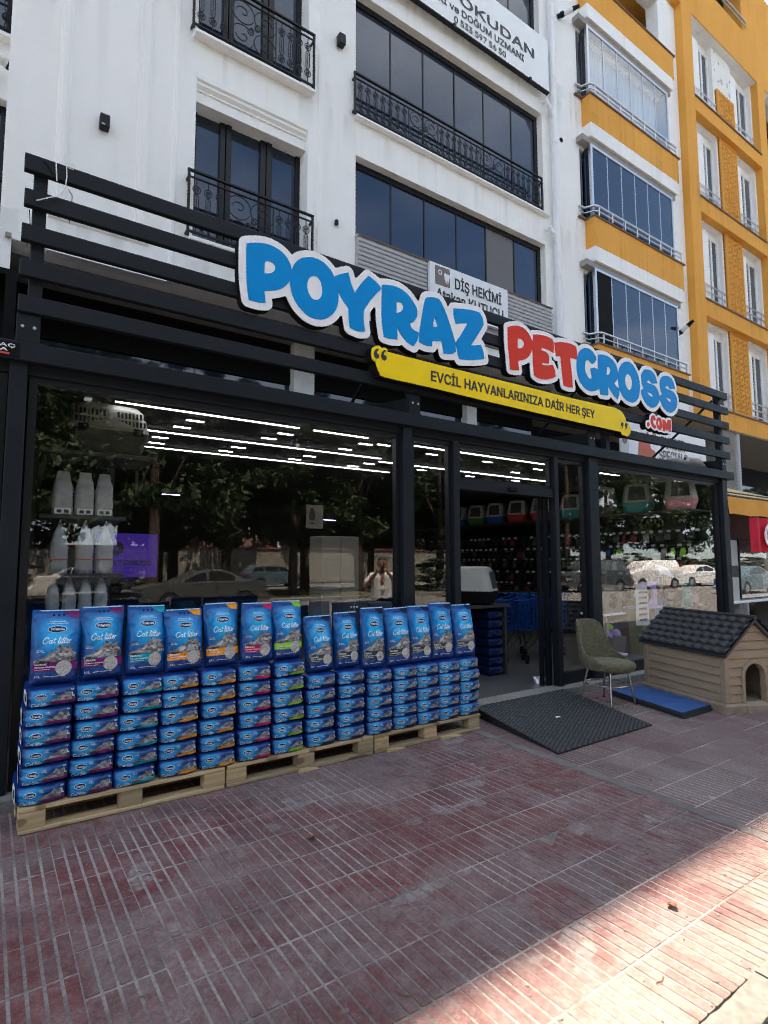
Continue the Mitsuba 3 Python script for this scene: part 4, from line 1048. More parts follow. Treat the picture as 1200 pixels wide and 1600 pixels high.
def lying_bag(w, dp, h, scent, seed, side_panel=False):
    rs = np.random.RandomState(seed)
    ph = rs.uniform(0, 50, 3)
    m = trimesh.creation.box([2, 2, 2]).subdivide_to_size(0.22)
    a, b, c = m.vertices.T
    q4 = lambda t: 1 - np.abs(t) ** 4
    wr = meshkit.fbm(np.stack([a * 2.4 + ph[0], b * 2 + ph[1], c * 1.8 + a + ph[2]], -1), 3, seed) - 0.5
    x = a * w / 2 * (1 + 0.05 * q4(c) * q4(b) - 0.035 * (1 - q4(c)) - 0.03 * (1 - q4(b)))
    yb = np.where(b < 0, 0.020 * q4(a) * q4(c), 0)
    y = (b + 1) / 2 * dp - yb + 0.010 * (1 - q4(a)) * (b < -0.9) + 0.008 * (1 - q4(c)) * (b < -0.9)
    z = (c + 1) / 2 * h + np.sign(c) * 0.008 * q4(a) * q4(b) * (np.abs(c) > 0.9) - np.sign(c) * 0.006 * (1 - q4(a))
    v = np.stack([x + wr * 0.012, y + wr * 0.02, z + wr * 0.012], 1)
    uv = np.stack([(a + 1) / 2, (c + 1) / 2], 1)
    body = ply(trimesh.Trimesh(v, m.faces, process=False), 'bag_side_film', smooth=True, uv=uv)

    def f(x_, z_):
        a_, c_ = np.clip(2 * x_ / w, -1, 1), np.clip(2 * z_ / h - 1, -1, 1)
        wr_ = meshkit.fbm(np.stack([a_ * 2.4 + ph[0], -2 + ph[1] + 0 * a_, c_ * 1.8 + a_ + ph[2]], -1), 3, seed) - 0.5
        return -0.020 * q4(a_) * q4(c_) + 0.010 * (1 - q4(a_)) + 0.008 * (1 - q4(c_)) + wr_ * 0.02 - 0.0016

    X = lambda u: (u - 0.5) * w
    white = sheet(shift([SCRIPT], w * 0.36, X(0.05), h * 0.10, h * 0.85), f, 0.002)
    put_text(white, f, 0.004, 'Friends', X(0.165), h * 0.54, h * 0.115, w * 0.17)
    put_text(white, f, 0.0025, '% 100', X(0.43), h * 0.74, h * 0.055, w * 0.08)
    put_text(white, f, 0.0025, 'NATURAL', X(0.43), h * 0.655, h * 0.055, w * 0.11)
    put_text(white, f, 0.005, 'L', X(0.90), h * 0.46, h * 0.20)
    put_text(white, f, 0.0025, 'Cat', X(0.87), h * 0.80, h * 0.07, w * 0.07)
    badge = affinity.scale(Point(X(0.25), h * 0.60).buffer(1, 7), w * 0.115, h * 0.125)
    cc = lambda P: shift(P, w * 0.56, X(0.40), h * 0.24, h * 1.05)
    parts = [('body', body, None), ('scent_band', ply(sheet([Polygon([(X(0.46), h * 0.12), (X(0.97), h * 0.13), (X(0.97), h * 0.36), (X(0.46), h * 0.34)])], f, 0.002).mesh(), 'scent_' + scent if scent != 'charcoal' else 'print_navy'), None),
             ('cat_picture', ply(sheet(cc(CAT), f, 0.003).mesh(), 'cat_grey'), None), ('cat_shading', ply(sheet(cc(CAT_DARK + CAT_PALE[:0]), f, 0.004).mesh(), 'cat_dark'), None),
             ('logo_badge', ply(sheet([badge], f, 0.0026).mesh(), 'print_navy'), None), ('badge_rim', ply(sheet([badge.buffer(0.003).difference(badge)], f, 0.0026).mesh(), 'print_white'), None),
             ('lettering', ply(white.mesh(), 'print_white'), None)]
    if side_panel:
        g = [o2('0.02,0.02 0.05,0.085 0.12,0.09 0.20,0.085 0.24,0.05 0.22,0.015 0.1,0.01')]
        mm = MB()
        for q in g:
            vv, t = trimesh.creation.triangulate_polygon(q, engine='earcut')
            mm.add(np.stack([np.full(len(vv), -w / 2 * 1.055), vv[:, 0], vv[:, 1]], 1), t)
        parts.append(('side_panel', ply(mm.mesh(), 'print_white'), None))
        mm = MB()
        for q in (o2('0.06,0.035 0.09,0.075 0.14,0.06 0.13,0.03'),):
            vv, t = trimesh.creation.triangulate_polygon(q, engine='earcut')
            mm.add(np.stack([np.full(len(vv), -w / 2 * 1.055 - 0.003), vv[:, 0], vv[:, 1]], 1), t)
        parts.append(('side_picture', ply(mm.mesh(), 'cat_dark'), None))
    return parts


COL = ['purple', 'purple', 'teal', 'orange', 'orange', 'pink', 'green'] + ['charcoal'] * 7
XC = [0.345, 0.605, 0.86, 1.118, 1.382, 1.655, 1.92, 2.198, 2.47, 2.745, 3.01, 3.265, 3.505, 3.755]
STAND = [(0.375, 0.445, 0.262), (0.64, 0.455, 0.252), (0.905, 0.45, 0.252), (1.155, 0.415, 0.255), (1.425, 0.445, 0.25), (1.685, 0.435, 0.25), (1.935, 0.44, 0.25), (2.215, 0.435, 0.245), (2.475, 0.45, 0.24), (2.72, 0.51, 0.24), (2.995, 0.495, 0.27), (3.235, 0.50, 0.26), (3.495, 0.515, 0.265), (3.775, 0.49, 0.25)]
ORD = ['first', 'second', 'third', 'fourth', 'fifth', 'sixth', 'seventh', 'eighth', 'ninth', 'tenth', 'eleventh', 'twelfth', 'thirteenth', 'last']
ROW = ['bottom', 'second lowest', 'third lowest', 'fourth lowest', 'fifth lowest', 'top']
lying = {}
RB = random.Random(5)
for i, x in enumerate(XC):
    rows = 6 if i < 7 else 5
    z = 0.147
    hh = (0.815 - 0.147) / 6 if i < 7 else (0.69 - 0.147) / 5
    if i >= 9:
        hh = 0.102
    for r in range(rows):
        kind = (COL[i], (i * 3 + r) % 3, i == 0)
        if kind not in lying:
            lying[kind] = lying_bag(0.252, 0.375, 0.108, COL[i], 11 + kind[1] + 7 * len(lying), i == 0)
        name = ROW[r] if r < rows - 1 else 'top'
        lab = f'{COL[i] + " banded" if COL[i] != "charcoal" else "plain blue"} bag lying {name} in the {ORD[i]} stack from left'
        wob = (0.010 if i < 9 else 0.006) * (r > 0)
        copies(lying[kind], 'cat_litter_bag', lab, 'bag', 'cat litter bags lying in stacks on the pallets', move(x + RB.uniform(-wob, wob) + 0.006 * (r - 2) * (i < 3), 4.018 + RB.uniform(-0.006, 0.01), z, RB.uniform(-1.6, 1.6), 0, RB.uniform(-1.3, 1.3)))
        z += hh
    xs, h, w = STAND[i]
    copies(standing_bag(w, h, 0.115, COL[i], 100 + i), 'standing_litter_bag', f'upright blue cat litter bag with a {COL[i]} label, {ORD[i]} from the left' if i < 13 else 'upright blue cat litter bag with a charcoal label at the right end of the row', 'bag', 'upright cat litter bags on top of the stacks',
           move(xs, 4.105 + RB.uniform(-0.012, 0.012), z + 0.004, RB.uniform(-3, 3), -3.5 + RB.uniform(-2, 2), RB.uniform(-1.5, 1.5)))
# ------------------------------------------------------------------ inside the shop
tag(put('shop_floor', MB().box(-0.05, 10.04, 4.63, 13.0, -0.2, 0.081), 'shop_floor_tile'), 'grey polished floor inside the shop', kind='structure')
sr = thing('shop_room', 'dark walls and ceiling of the shop interior', 'room', kind='structure')
labels[sr].pop('category')
put('wall', MB().box(-0.12, -0.05, 4.63, 13.0, 0.0, 3.1).box(-0.12, 10.1, 13.0, 13.1, 0.0, 3.1).box(10.0, 10.045, 5.5, 13.0, 0.0, 3.02), 'dark_wall', sr)
put('ceiling', MB().box(-0.12, 10.1, 4.70, 13.1, 3.0, 3.025), 'dark_ceiling', sr)


def led(x0, x1, y, z=2.98, w=0.015, power=1.7, col=(1, 1, 1.0), label='white LED strip light on the dark shop ceiling', name='strip_light', group='long LED strip lights on the shop ceiling'):
    k = thing(name, label, 'lamp', group)
    put('housing', MB().box(x0 - 0.01, x1 + 0.01, y - w - 0.008, y + w + 0.008, z + 0.001, z + 0.02), 'matt_black', k)
    put('tube', MB().box(x0, x1, y - w, y + w, z - 0.006, z), 'led_white', k, emitter={'type': 'area', 'radiance': rgb(*(power * c for c in col))})


for x0, x1, y in ((0.87, 2.66, 5.42), (2.84, 3.53, 5.42), (4.0, 6.75, 5.46), (1.35, 4.4, 6.42), (4.5, 8.2, 6.62), (1.50, 5.2, 7.35), (8.05, 8.55, 5.50)):
    led(x0, x1, y)
for x, y in ((1.57, 5.71), (1.54, 6.06), (1.47, 6.7), (1.51, 7.04), (2.57, 5.74), (2.51, 6.06), (2.41, 6.75), (2.36, 7.07), (3.81, 5.62), (3.6, 5.7), (3.56, 6.11), (3.41, 6.78), (3.35, 7.11), (4.39, 6.83), (4.31, 7.14), (4.68, 5.76), (5.38, 6.85), (6.27, 7.12), (5.7, 5.76), (6.45, 6.91), (6.77, 6.21), (6.82, 5.8), (7.47, 6.85)):
    led(x, x + 0.17, y, 2.975, 0.018, 1.7, label='short white spot bar between the long strip lights', name='spot_bar', group='short spot bars on the shop ceiling')
for x, y, z in ((2.05, 8.6, 2.55), (5.15, 9.4, 2.35)):
    led(x, x + 0.25, y, z, 0.02, 1.2, (0.35, 0.3, 1.0), 'small violet glowing bar deep inside the shop', 'violet_bar', 'violet glowing bars deep inside the shop')

mat('shelf_grey', (0.05, 0.05, 0.053), 0.5, spec=0.2)
mat('foil_grey', lambda p, n, uv: mix((0.50, 0.52, 0.53), (0.26, 0.28, 0.29), fbm(p.x * 14, p.y * 14, p.z * 24, 3)), 0.35)
mat('carrier_pale', (0.20, 0.20, 0.19), 0.5)
mat('carrier_dark', (0.035, 0.040, 0.039), 0.5, spec=0.2)
gd = thing('display_shelf', 'grey display shelf behind the left shop window', 'shelf')
put('upright', MB().box(0.30, 0.34, 5.98, 6.02, 0.09, 2.5).box(0.94, 0.98, 5.98, 6.02, 0.09, 2.5), 'shelf_grey', gd)
for z in (2.50, 1.955, 1.465, 1.12, 0.6):
    put('board', MB().cbox(0.33, 1.22 if z > 2.4 else 0.98, 5.35, 5.98, z - 0.035, z, 0.004), 'shelf_grey', gd)
for x in (0.36, 1.18):
    put('bracket', MB().add([[x - 0.012, 5.45, 2.46], [x + 0.012, 5.45, 2.46], [x + 0.012, 5.97, 2.46], [x - 0.012, 5.97, 2.46], [x - 0.012, 5.97, 2.2], [x + 0.012, 5.97, 2.2]], [[0, 1, 2, 3], [0, 4, 5, 1], [3, 2, 5, 4]]), 'shelf_grey', gd)


def goods_bag(w, h, d, neck, seed):
    rs = np.random.RandomState(seed)
    V, n, nv = [], 18, 12
    for j in range(nv + 1):
        v = j / nv
        ww = w / 2 * (1 if v < 0.55 else 1 - (1 - neck) * ((v - 0.55) / 0.45) ** 1.2)
        dd = d / 2 * min(1, (v + 0.05) / 0.1) * (1 if v < 0.5 else max(0.04, 1 - ((v - 0.5) / 0.48)))
        for i in range(n):
            t = 2 * math.pi * i / n
            c, s = math.cos(t), math.sin(t)
            V.append([ww * math.copysign(abs(c) ** 0.6, c) + rs.uniform(-.004, .004), dd * math.copysign(abs(s) ** 0.6, s) + rs.uniform(-.004, .004), v * h])
    f = [[j * n + i, j * n + (i + 1) % n, (j + 1) * n + (i + 1) % n, (j + 1) * n + i] for j in range(nv) for i in range(n)]
    return MB().add(V, f)


for i, (x, w) in enumerate(((0.50, 0.155), (0.665, 0.15), (0.815, 0.14))):
    k = thing('foil_bag', ['silver foil bag on the upper window shelf, nearest the post', 'silver foil bag in the middle of the upper window shelf', 'silver foil bag at the right of the upper window shelf'][i], 'bag', 'foil bags on the window shelf')
    put('body', goods_bag(w, 0.37, 0.11, 0.55, i).xf(move(x, 5.45, 1.957).matrix), 'foil_grey', k, smooth=50)
    put('tag_panel', MB().box(x - w * 0.40, x + w * 0.40, 5.386, 5.391, 1.962, 2.012), 'print_white', k)
    put('print', MB().box(x - w * 0.28, x - w * 0.06, 5.383, 5.386, 1.972, 1.998).box(x + w * 0.06, x + w * 0.28, 5.383, 5.386, 1.972, 1.998), 'cat_dark', k)
mat('milky_film', lambda p, n, uv: mix((0.42, 0.45, 0.46), (0.28, 0.31, 0.32), fbm(p.x * 18, p.y * 18, p.z * 18, 3)), 0.3)
mat('red_stripe', (0.45, 0.10, 0.05), 0.5)
for i, (x, z, h) in enumerate(((0.49, 1.467, 0.43), (0.68, 1.467, 0.44), (0.835, 1.467, 0.42), (0.46, 1.122, 0.33), (0.58, 1.122, 0.32), (0.70, 1.122, 0.33), (0.82, 1.122, 0.33))):
    k = thing('film_bag', 'milky plastic bag with a red stripe on the middle window shelf' if i < 3 else 'milky plastic bag tapering to a point on the low window shelf', 'bag', 'red striped milky bags on the middle window shelf' if i < 3 else 'pointed milky bags on the low window shelf')
    put('body', goods_bag(0.135 if i < 3 else 0.10, h, 0.10, 0.12, 20 + i).xf(move(x, 5.45, z).matrix), 'milky_film', k, smooth=50)
    put('tie', MB().tube([[x, 5.45, z + h], [x + 0.02, 5.45, z + h + 0.07]], 0.006, 5), 'print_white', k)
    if i < 3:
        put('stripe', MB().box(x - 0.066, x + 0.066, 5.394, 5.399, z + 0.115, z + 0.125), 'red_stripe', k)

pc = thing('pet_carrier', 'grey plastic pet carrier with a slotted pale top on the highest window shelf', 'pet carrier')
cx, cy, z0 = 0.845, 5.62, 2.505
lo_ = []
for z, a, b in ((0.0, 0.26, 0.16), (0.02, 0.28, 0.18), (0.19, 0.325, 0.215), (0.21, 0.335, 0.225)):
    t = np.linspace(0, 2 * np.pi, 25)[:-1]
    lo_ += [[cx + a * math.copysign(abs(math.cos(q)) ** 0.45, math.cos(q)), cy + b * math.copysign(abs(math.sin(q)) ** 0.45, math.sin(q)), z0 + z] for q in t]
put('tub', MB().tm(hull(lo_)), 'carrier_dark', pc, smooth=35)
hi_ = []
for z, a, b in ((0.212, 0.335, 0.225), (0.24, 0.335, 0.225), (0.40, 0.295, 0.19), (0.45, 0.25, 0.15), (0.465, 0.20, 0.11)):
    t = np.linspace(0, 2 * np.pi, 25)[:-1]
    hi_ += [[cx + a * math.copysign(abs(math.cos(q)) ** 0.45, math.cos(q)), cy + b * math.copysign(abs(math.sin(q)) ** 0.45, math.sin(q)), z0 + z] for q in t]
put('top_shell', MB().tm(hull(hi_)), 'carrier_pale', pc, smooth=35)
sl = MB()
for sgn in (-1, 1):
    for i in range(8):
        x = cx + sgn * 0.165 + (i - 3.5) * 0.031
        y = cy - 0.226 + 0.012
        sl.add([[x - 0.009, y - 0.003, z0 + 0.26], [x + 0.009, y - 0.003, z0 + 0.26], [x + 0.009, y + 0.005, z0 + 0.31], [x - 0.009, y + 0.005, z0 + 0.31]], [[0, 1, 2, 3]])
        sl.add([[x - 0.009, y + 0.009, z0 + 0.33], [x + 0.009, y + 0.009, z0 + 0.33], [x + 0.009, y + 0.020, z0 + 0.385], [x - 0.009, y + 0.020, z0 + 0.385]], [[0, 1, 2, 3]])
put('vent_slots', sl, 'matt_black', pc)
for x in (cx - 0.22, cx + 0.22):
    put('latch', MB().cbox(x - 0.04, x + 0.04, cy - 0.245, cy - 0.215, z0 + 0.18, z0 + 0.24, 0.005), 'matt_black', pc)

mat('screen_purple', (0.01, 0.006, 0.02), 0.3, spec=0.2)
sc_ = thing('display_screen', 'purple glowing display screen behind the left window', 'screen')
put('bezel', MB().box(0.86, 1.46, 6.21, 6.25, 1.40, 1.86), 'matt_black', sc_)
put('panel', MB().box(0.87, 1.45, 6.20, 6.209, 1.41, 1.85), 'screen_purple', sc_, emitter={'type': 'area', 'radiance': rgb(0.003, 0.0011, 0.016)})
put('lettering', lettering('PETGROSS', 0.98, 1.53, 0.05, 6.195, 0.42), 'shelf_grey', sc_)
put('rosette', MB().slab(unary_union([Point(1.06 + 0.045 * math.cos(a), 1.70 + 0.045 * math.sin(a)).buffer(0.024) for a in np.arange(8) * math.pi / 4]).difference(Point(1.06, 1.70).buffer(0.018)), 6.194, 6.199), 'shelf_grey', sc_)

mat('cream', (0.15, 0.143, 0.118), 0.6)
cb = thing('cream_cabinet', 'tall cream cabinet behind the left window', 'cabinet')
put('body', MB().cbox(3.05, 3.53, 5.6, 5.9, 0.085, 1.85, 0.006), 'cream', cb)
put('door_gap', MB().box(3.285, 3.292, 5.594, 5.601, 0.3, 1.8), 'carrier_dark', cb)
ps = thing('wall_poster', 'small grey poster with a dark figure hanging above the cabinet', 'poster')
put('sheet', MB().box(2.86, 3.07, 5.62, 5.625, 1.93, 2.19), 'cream', ps)
put('print', MB().slab(o2('2.90,2.03 2.90,2.12 2.93,2.16 2.96,2.12 2.96,2.03'), 5.614, 5.619).box(2.90, 2.96, 5.614, 5.619, 1.98, 1.995), 'cat_dark', ps)
bx = thing('dark_case', 'dark case with three pale dots standing low behind the left window', 'case')
put('body', MB().cbox(3.0, 3.30, 5.05, 5.3, 0.75, 1.16, 0.01), 'shelf_grey', bx)
for i in range(3):
    put('dot', MB().slab(Point(3.09 + 0.035 * i, 1.10).buffer(0.011), 5.043, 5.051), 'print_white', bx)
bx = thing('dark_case', 'plain dark case beside the dotted one low behind the left window', 'case')
put('body', MB().cbox(3.33, 3.62, 5.06, 5.3, 0.75, 1.13, 0.01), 'shelf_grey', bx)

# goods wall along the right side of the shop
gw = thing('goods_wall', 'dark shelf wall with price rails along the right side of the shop', 'shelf')
put('back_panel', MB().box(9.94, 9.998, 5.0, 12.8, 0.085, 2.42), 'matt_black', gw)
put('top_shelf', MB().box(9.25, 9.94, 4.72, 12.8, 2.38, 2.41), 'shelf_grey', gw)
tags = MB()
for z in (2.1, 1.85, 1.62, 1.35, 1.1, 0.85):
    put('rail', MB().box(9.80, 9.83, 4.8, 12.7, z - 0.02, z), 'shelf_grey', gw)
    y = 4.85
    while y < 12.5:
        if R.random() < 0.75:
            tags.box(9.788, 9.798, y, y + 0.07, z - 0.03, z + 0.012)
        y += 0.14 + R.uniform(0, 0.05)
tag(put('price_tag', tags, 'print_white', gw), kind='stuff')
PK = {'green': (0.30, 0.60, 0.03), 'white': (0.40, 0.40, 0.39), 'red': (0.22, 0.018, 0.022), 'blue': (0.03, 0.12, 0.40), 'yellow': (0.30, 0.21, 0.04), 'dark': (0.018, 0.018, 0.02), 'olive': (0.14, 0.22, 0.06), 'grey': (0.09, 0.09, 0.09)}
for k_, c in PK.items():
    mat('pack_' + k_, c, 0.4)
for z in (2.06, 1.80, 1.57, 1.30, 1.05):
    y = 4.92
    while y < 12.2:
        cname = R.choice(['olive', 'green', 'red', 'dark', 'yellow', 'grey', 'blue', 'white'] if z in (1.80,) and y < 7 else (['dark', 'grey', 'dark', 'grey', 'white', 'red'] if y < 6.6 else ['dark', 'dark', 'dark', 'grey', 'dark', 'dark', 'red']))  # packs farther in go mostly black, dimness of the rear put into colour
        if z == 1.80 and 5.05 < y < 5.35:
            cname = 'green'
        if z == 1.80 and y < 5.05:
            cname = 'white'
        h, w = R.uniform(0.12, 0.19), R.uniform(0.06, 0.12)
        k = thing('hanging_pack', {'green': 'lime green toy hanging on the goods wall', 'white': 'white pack hanging on the goods wall', 'red': 'red pack hanging on the goods wall', 'blue': 'blue pack hanging on the goods wall', 'yellow': 'yellow pack hanging on the goods wall', 'dark': 'black pack hanging on the dark goods wall', 'olive': 'olive green toy hanging on the goods wall', 'grey': 'grey pack hanging on the goods wall'}[cname], 'pack', f'{cname} packs on the goods wall')
        x = 9.72 - R.uniform(0, 0.12)
        if cname in ('green', 'olive'):
            m = MB()
            for q in range(5):
                yy = y + (q - 2) * w / 5
                m.tube([[x, y, z - 0.02], [x, yy, z - h * 0.5], [x - 0.02, yy + 0.01, z - h]], [0.03, 0.022, 0.014], 7)
            put('body', m, 'pack_' + cname, k, smooth=50)
        else:
            put('body', MB().tm(hull([[x + a, y + b, z - c] for a, b, c in ((0, -w / 2, 0.02), (0, w / 2, 0.02), (-0.02, -w * 0.4, 0.06), (-0.025, w * 0.4, 0.06), (-0.03, -w * 0.45, h), (-0.03, w * 0.45, h), (0.01, -w / 2, h), (0.01, w / 2, h))])), 'pack_' + cname, k)
        put('hook', MB().tube([[9.83, y, z], [x, y, z - 0.005]], 0.004, 4), 'silver_metal', k)
        y += w + R.uniform(0.05, 0.14)
    if z < 1.4:
        continue

mat('tub_pink', (0.62, 0.25, 0.27), 0.35)
mat('tub_teal', (0.02, 0.26, 0.26), 0.35)
mat('tub_red', (0.42, 0.03, 0.025), 0.35)
mat('tub_blue', (0.02, 0.10, 0.35), 0.35)
mat('tub_green', (0.05, 0.22, 0.04), 0.35)
mat('hood_white', (0.38, 0.39, 0.37), 0.35)
mat('hood_flap', (0.05, 0.055, 0.055), 0.2)


def litter_box(x, y, z, s, colour, label, rz=90):
    """Hooded tray: the flap looks along -y before turning."""
    M = np.asarray(move(x, y, z, rz, s=s).matrix)
    k = thing('hooded_litter_box', label, 'litter box', 'hooded litter boxes on the top shelf')

    def loft(rows):
        out = []
        for h, a, b in rows:
            for q in np.linspace(0, 2 * np.pi, 25)[:-1]:
                out.append([a * math.copysign(abs(math.cos(q)) ** 0.4, math.cos(q)), b * math.copysign(abs(math.sin(q)) ** 0.4, math.sin(q)), h])
        return hull(out)
    put('tub', MB().tm(loft([(0, 0.18, 0.235), (0.12, 0.215, 0.27), (0.14, 0.225, 0.28), (0.15, 0.225, 0.28)])).xf(M), colour, k, smooth=35)
    put('hood', MB().tm(loft([(0.152, 0.222, 0.277), (0.17, 0.215, 0.27), (0.40, 0.175, 0.215), (0.44, 0.155, 0.19), (0.455, 0.12, 0.15)])).xf(M), 'hood_white', k, smooth=35)
    put('flap', MB().add([[-0.12, -0.272, 0.185], [0.12, -0.272, 0.185], [0.10, -0.225, 0.395], [-0.10, -0.225, 0.395]], [[0, 1, 2, 3]]).xf(M), 'hood_flap', k)
    return k


for (y, c, lab) in ((5.03, 'tub_pink', 'hooded litter box with a pink tray at the right end of the top shelf'), (5.80, 'tub_teal', 'hooded litter box with a teal tray next to the pink one'), (6.5, 'shelf_grey', 'hooded litter box with a grey tray behind the teal one'), (7.2, 'tub_teal', 'hooded litter box with a teal tray seen through the narrow pane'),
                    (7.95, 'tub_red', 'white hooded box with a red tray at the right of the doorway'), (8.6, 'tub_red', 'second white hooded box with a red tray seen through the doorway'), (9.25, 'tub_blue', 'white hooded box with a blue tray seen through the doorway'), (9.85, 'tub_green', 'white hooded box with a green tray seen through the doorway'), (10.5, 'tub_blue', 'farthest white hooded box with a dark blue tray seen through the doorway')):
    litter_box(9.58, y, 2.413, 1.18 if y < 7 else 1.05, c, lab, -62)
litter_box(5.36, 5.62, 1.02, 1.05, 'matt_black', 'white hooded litter box with a black tray just inside the doorway', 30)
labels['hooded_litter_box_009']['group'] = 'hooded litter boxes inside the doorway'
dk = thing('display_stand', 'dark stand with bagged goods just inside the doorway', 'stand')
put('top', MB().box(5.0, 5.75, 5.35, 5.95, 0.965, 1.0), 'shelf_grey', dk)
put('frame', MB().box(5.02, 5.06, 5.4, 5.9, 0.085, 0.965).box(5.69, 5.73, 5.4, 5.9, 0.085, 0.965), 'shelf_grey', dk)
for r in range(7):
    copies([('body', {**lying['charcoal', r % 3, False][0][1], 'bsdf': {'type': 'ref', 'id': 'bsdf_print_navy'}}, None), ('label_print', {**lying['charcoal', r % 3, False][2][1], 'bsdf': {'type': 'ref', 'id': 'bsdf_cat_dark'}}, None)], 'dark_goods_bag', 'dark bag lying in the stack inside the doorway', 'bag', 'dark bags stacked inside the doorway', move(5.55, 5.42, 0.09 + 0.12 * r, R.uniform(-2, 2)))
yb2 = thing('yellow_box', 'yellow carton on the floor inside the doorway', 'box')
put('carton', MB().cbox(6.15, 6.5, 6.3, 6.6, 0.083, 0.33, 0.004), 'pack_yellow', yb2)
put('print', MB().slab(affinity.scale(Point(6.32, 0.2).buffer(0.06), 1.2, 1), 6.294, 6.299), 'cat_dark', yb2)

mat('cart_blue', (0.006, 0.050, 0.22), 0.4, spec=0.2)


def cart(x, y, rz, label):
    M = np.asarray(move(x, y, 0.081, rz).matrix)
    k = thing('shopping_cart', label, 'shopping cart', 'blue shopping carts nested inside the doorway')
    b = MB()
    for side in (-0.24, 0.24):
        for i in range(13):
            t = i / 12
            b.tube([[side * (0.85 + 0.15 * t), -0.42 + 0.84 * t, 0.48], [side * (0.9 + 0.1 * t), -0.46 + 0.94 * t, 0.62 + 0.30 + 0.06 * t]], 0.005, 4)
        for h in range(7):
            b.tube([[side * 0.88, -0.43 - 0.005 * h, 0.48 + 0.065 * h], [side, 0.43 + 0.005 * h, 0.48 + 0.075 * h]], 0.0045, 4)
    for i in range(9):
        u = -0.2 + 0.05 * i
        b.tube([[u, -0.43, 0.48], [u, -0.47, 0.90]], 0.005, 4).tube([[u, -0.43, 0.48], [u * 1.1, 0.43, 0.48]], 0.005, 4)
    for h in range(7):
        b.tube([[-0.21, -0.43 - 0.005 * h, 0.48 + 0.065 * h], [0.21, -0.43 - 0.005 * h, 0.48 + 0.065 * h]], 0.0045, 4)
    b.tube([[-0.22, -0.47, 0.91], [0.22, -0.47, 0.91]], 0.012, 6).tube([[-0.24, 0.48, 0.98], [0.24, 0.48, 0.98]], 0.012, 6).tube([[-0.22, -0.47, 0.91], [-0.24, 0.48, 0.98]], 0.012, 6).tube([[0.22, -0.47, 0.91], [0.24, 0.48, 0.98]], 0.012, 6)
    put('basket', b.xf(M), 'cart_blue', k)
    f = MB()
    for side in (-0.2, 0.2):
        f.tube([[side, 0.46, 0.92], [side, 0.36, 0.46], [side, -0.1, 0.28], [side * 0.9, -0.40, 0.17]], 0.013, 6).tube([[side, 0.30, 0.42], [side, 0.42, 0.16]], 0.013, 6)
    put('frame', f.xf(M), 'carrier_dark', k)
    put('handle', MB().tube([[-0.25, 0.53, 1.0], [0.25, 0.53, 1.0]], 0.018, 8).xf(M), 'matt_black', k)
    for sx in (-0.19, 0.19):
        for yy in (-0.40, 0.42):
            put('wheel', MB().tube([[sx - 0.014, yy, 0.063], [sx + 0.014, yy, 0.063]], 0.062, 14).xf(M), 'matt_black', k)


for i, lab in enumerate(('blue shopping cart at the front of the nested row', 'second blue shopping cart of the nested row', 'blue shopping cart at the back of the nested row, by the door stile')):
    cart(6.50 + 0.34 * i, 6.20 - 0.10 * i, -68, lab)
bw = thing('steel_bowl', 'small shiny steel bowl on the floor by the door stile', 'bowl')
put('bowl', MB().lathe([(0.0, 0.093), (0.05, 0.093), (0.075, 0.13), (0.085, 0.135), (0.092, 0.125), (0.105, 0.083)], 5.66, 4.83, 28), 'silver_metal', bw, smooth=50)

# things standing behind the right window
mat('post_rope', lambda p, n, uv: mix((0.34, 0.29, 0.20), (0.22, 0.18, 0.12), 0.5 + 0.5 * dr.sin(p.z * 700)), 0.9)
mat('lilac', (0.38, 0.30, 0.62), 0.4)
mat('paper', (0.55, 0.55, 0.56), 0.7)
for x, y, zs, lab in ((7.35, 5.05, (0.22, 0.80), 'cat tree with white platforms behind the right window beside the chair'),):
    k = thing('cat_tree', lab, 'cat tree')
    put('post', MB().tube([[x, y, 0.085], [x, y, zs[1]]], 0.045, 12), 'post_rope', k, smooth=40)
    for z in zs:
        put('platform', MB().cbox(x - 0.26, x + 0.26, y - 0.2, y + 0.2, z, z + 0.03, 0.006), 'pvc_white', k)
    put('house', MB().slab(rect(x - 0.24, zs[1] + 0.03, x + 0.22, zs[1] + 0.42).difference(Point(x + 0.02, zs[1] + 0.2).buffer(0.11)), y - 0.16, y - 0.14).box(x - 0.24, x + 0.22, y - 0.14, y + 0.16, zs[1] + 0.40, zs[1] + 0.42).box(x - 0.24, x - 0.22, y - 0.14, y + 0.16, zs[1] + 0.03, zs[1] + 0.4), 'cream', k)
k = thing('lilac_frame', 'lilac plastic frame with an arched opening behind the right window', 'frame')
put('frame', MB().slab(rect(8.22, 0.86, 8.68, 1.24).difference(affinity.scale(Point(8.46, 1.04).buffer(0.14), 0.85, 1.0)), 5.0, 5.03).box(8.22, 8.9, 5.0, 5.3, 0.83, 0.858), 'lilac', k)
k = thing('paper_sheet', 'printed white paper sheet leaning behind the right window', 'paper')
put('sheet', MB().add([[7.92, 4.90, 0.62], [8.28, 4.90, 0.60], [8.36, 4.97, 1.20], [8.06, 4.97, 1.22]], [[0, 1, 2, 3]]), 'paper', k)
put('print', MB().add([[x + 0.02 * r, 4.895 + 0.011 * r, 0.68 + 0.08 * r + e] for r in range(6) for x, e in ((8.0, 0), (8.22, 0), (8.222, 0.03), (8.002, 0.03))], [[4 * r, 4 * r + 1, 4 * r + 2, 4 * r + 3] for r in range(6)]), 'shelf_grey', k)
k = thing('leash_bunch', 'bunch of teal leashes hanging behind the right window', 'leashes')
m = MB()
for i in range(16):
    x = 9.42 + 0.28 * (i / 15)
    m.tube([[x, 5.0 + 0.02 * (i % 3), 1.27], [x + 0.02, 4.98, 1.05], [x + R.uniform(-0.03, 0.03), 5.0, 0.82]], 0.012, 5)
put('straps', m, 'tub_teal', k)
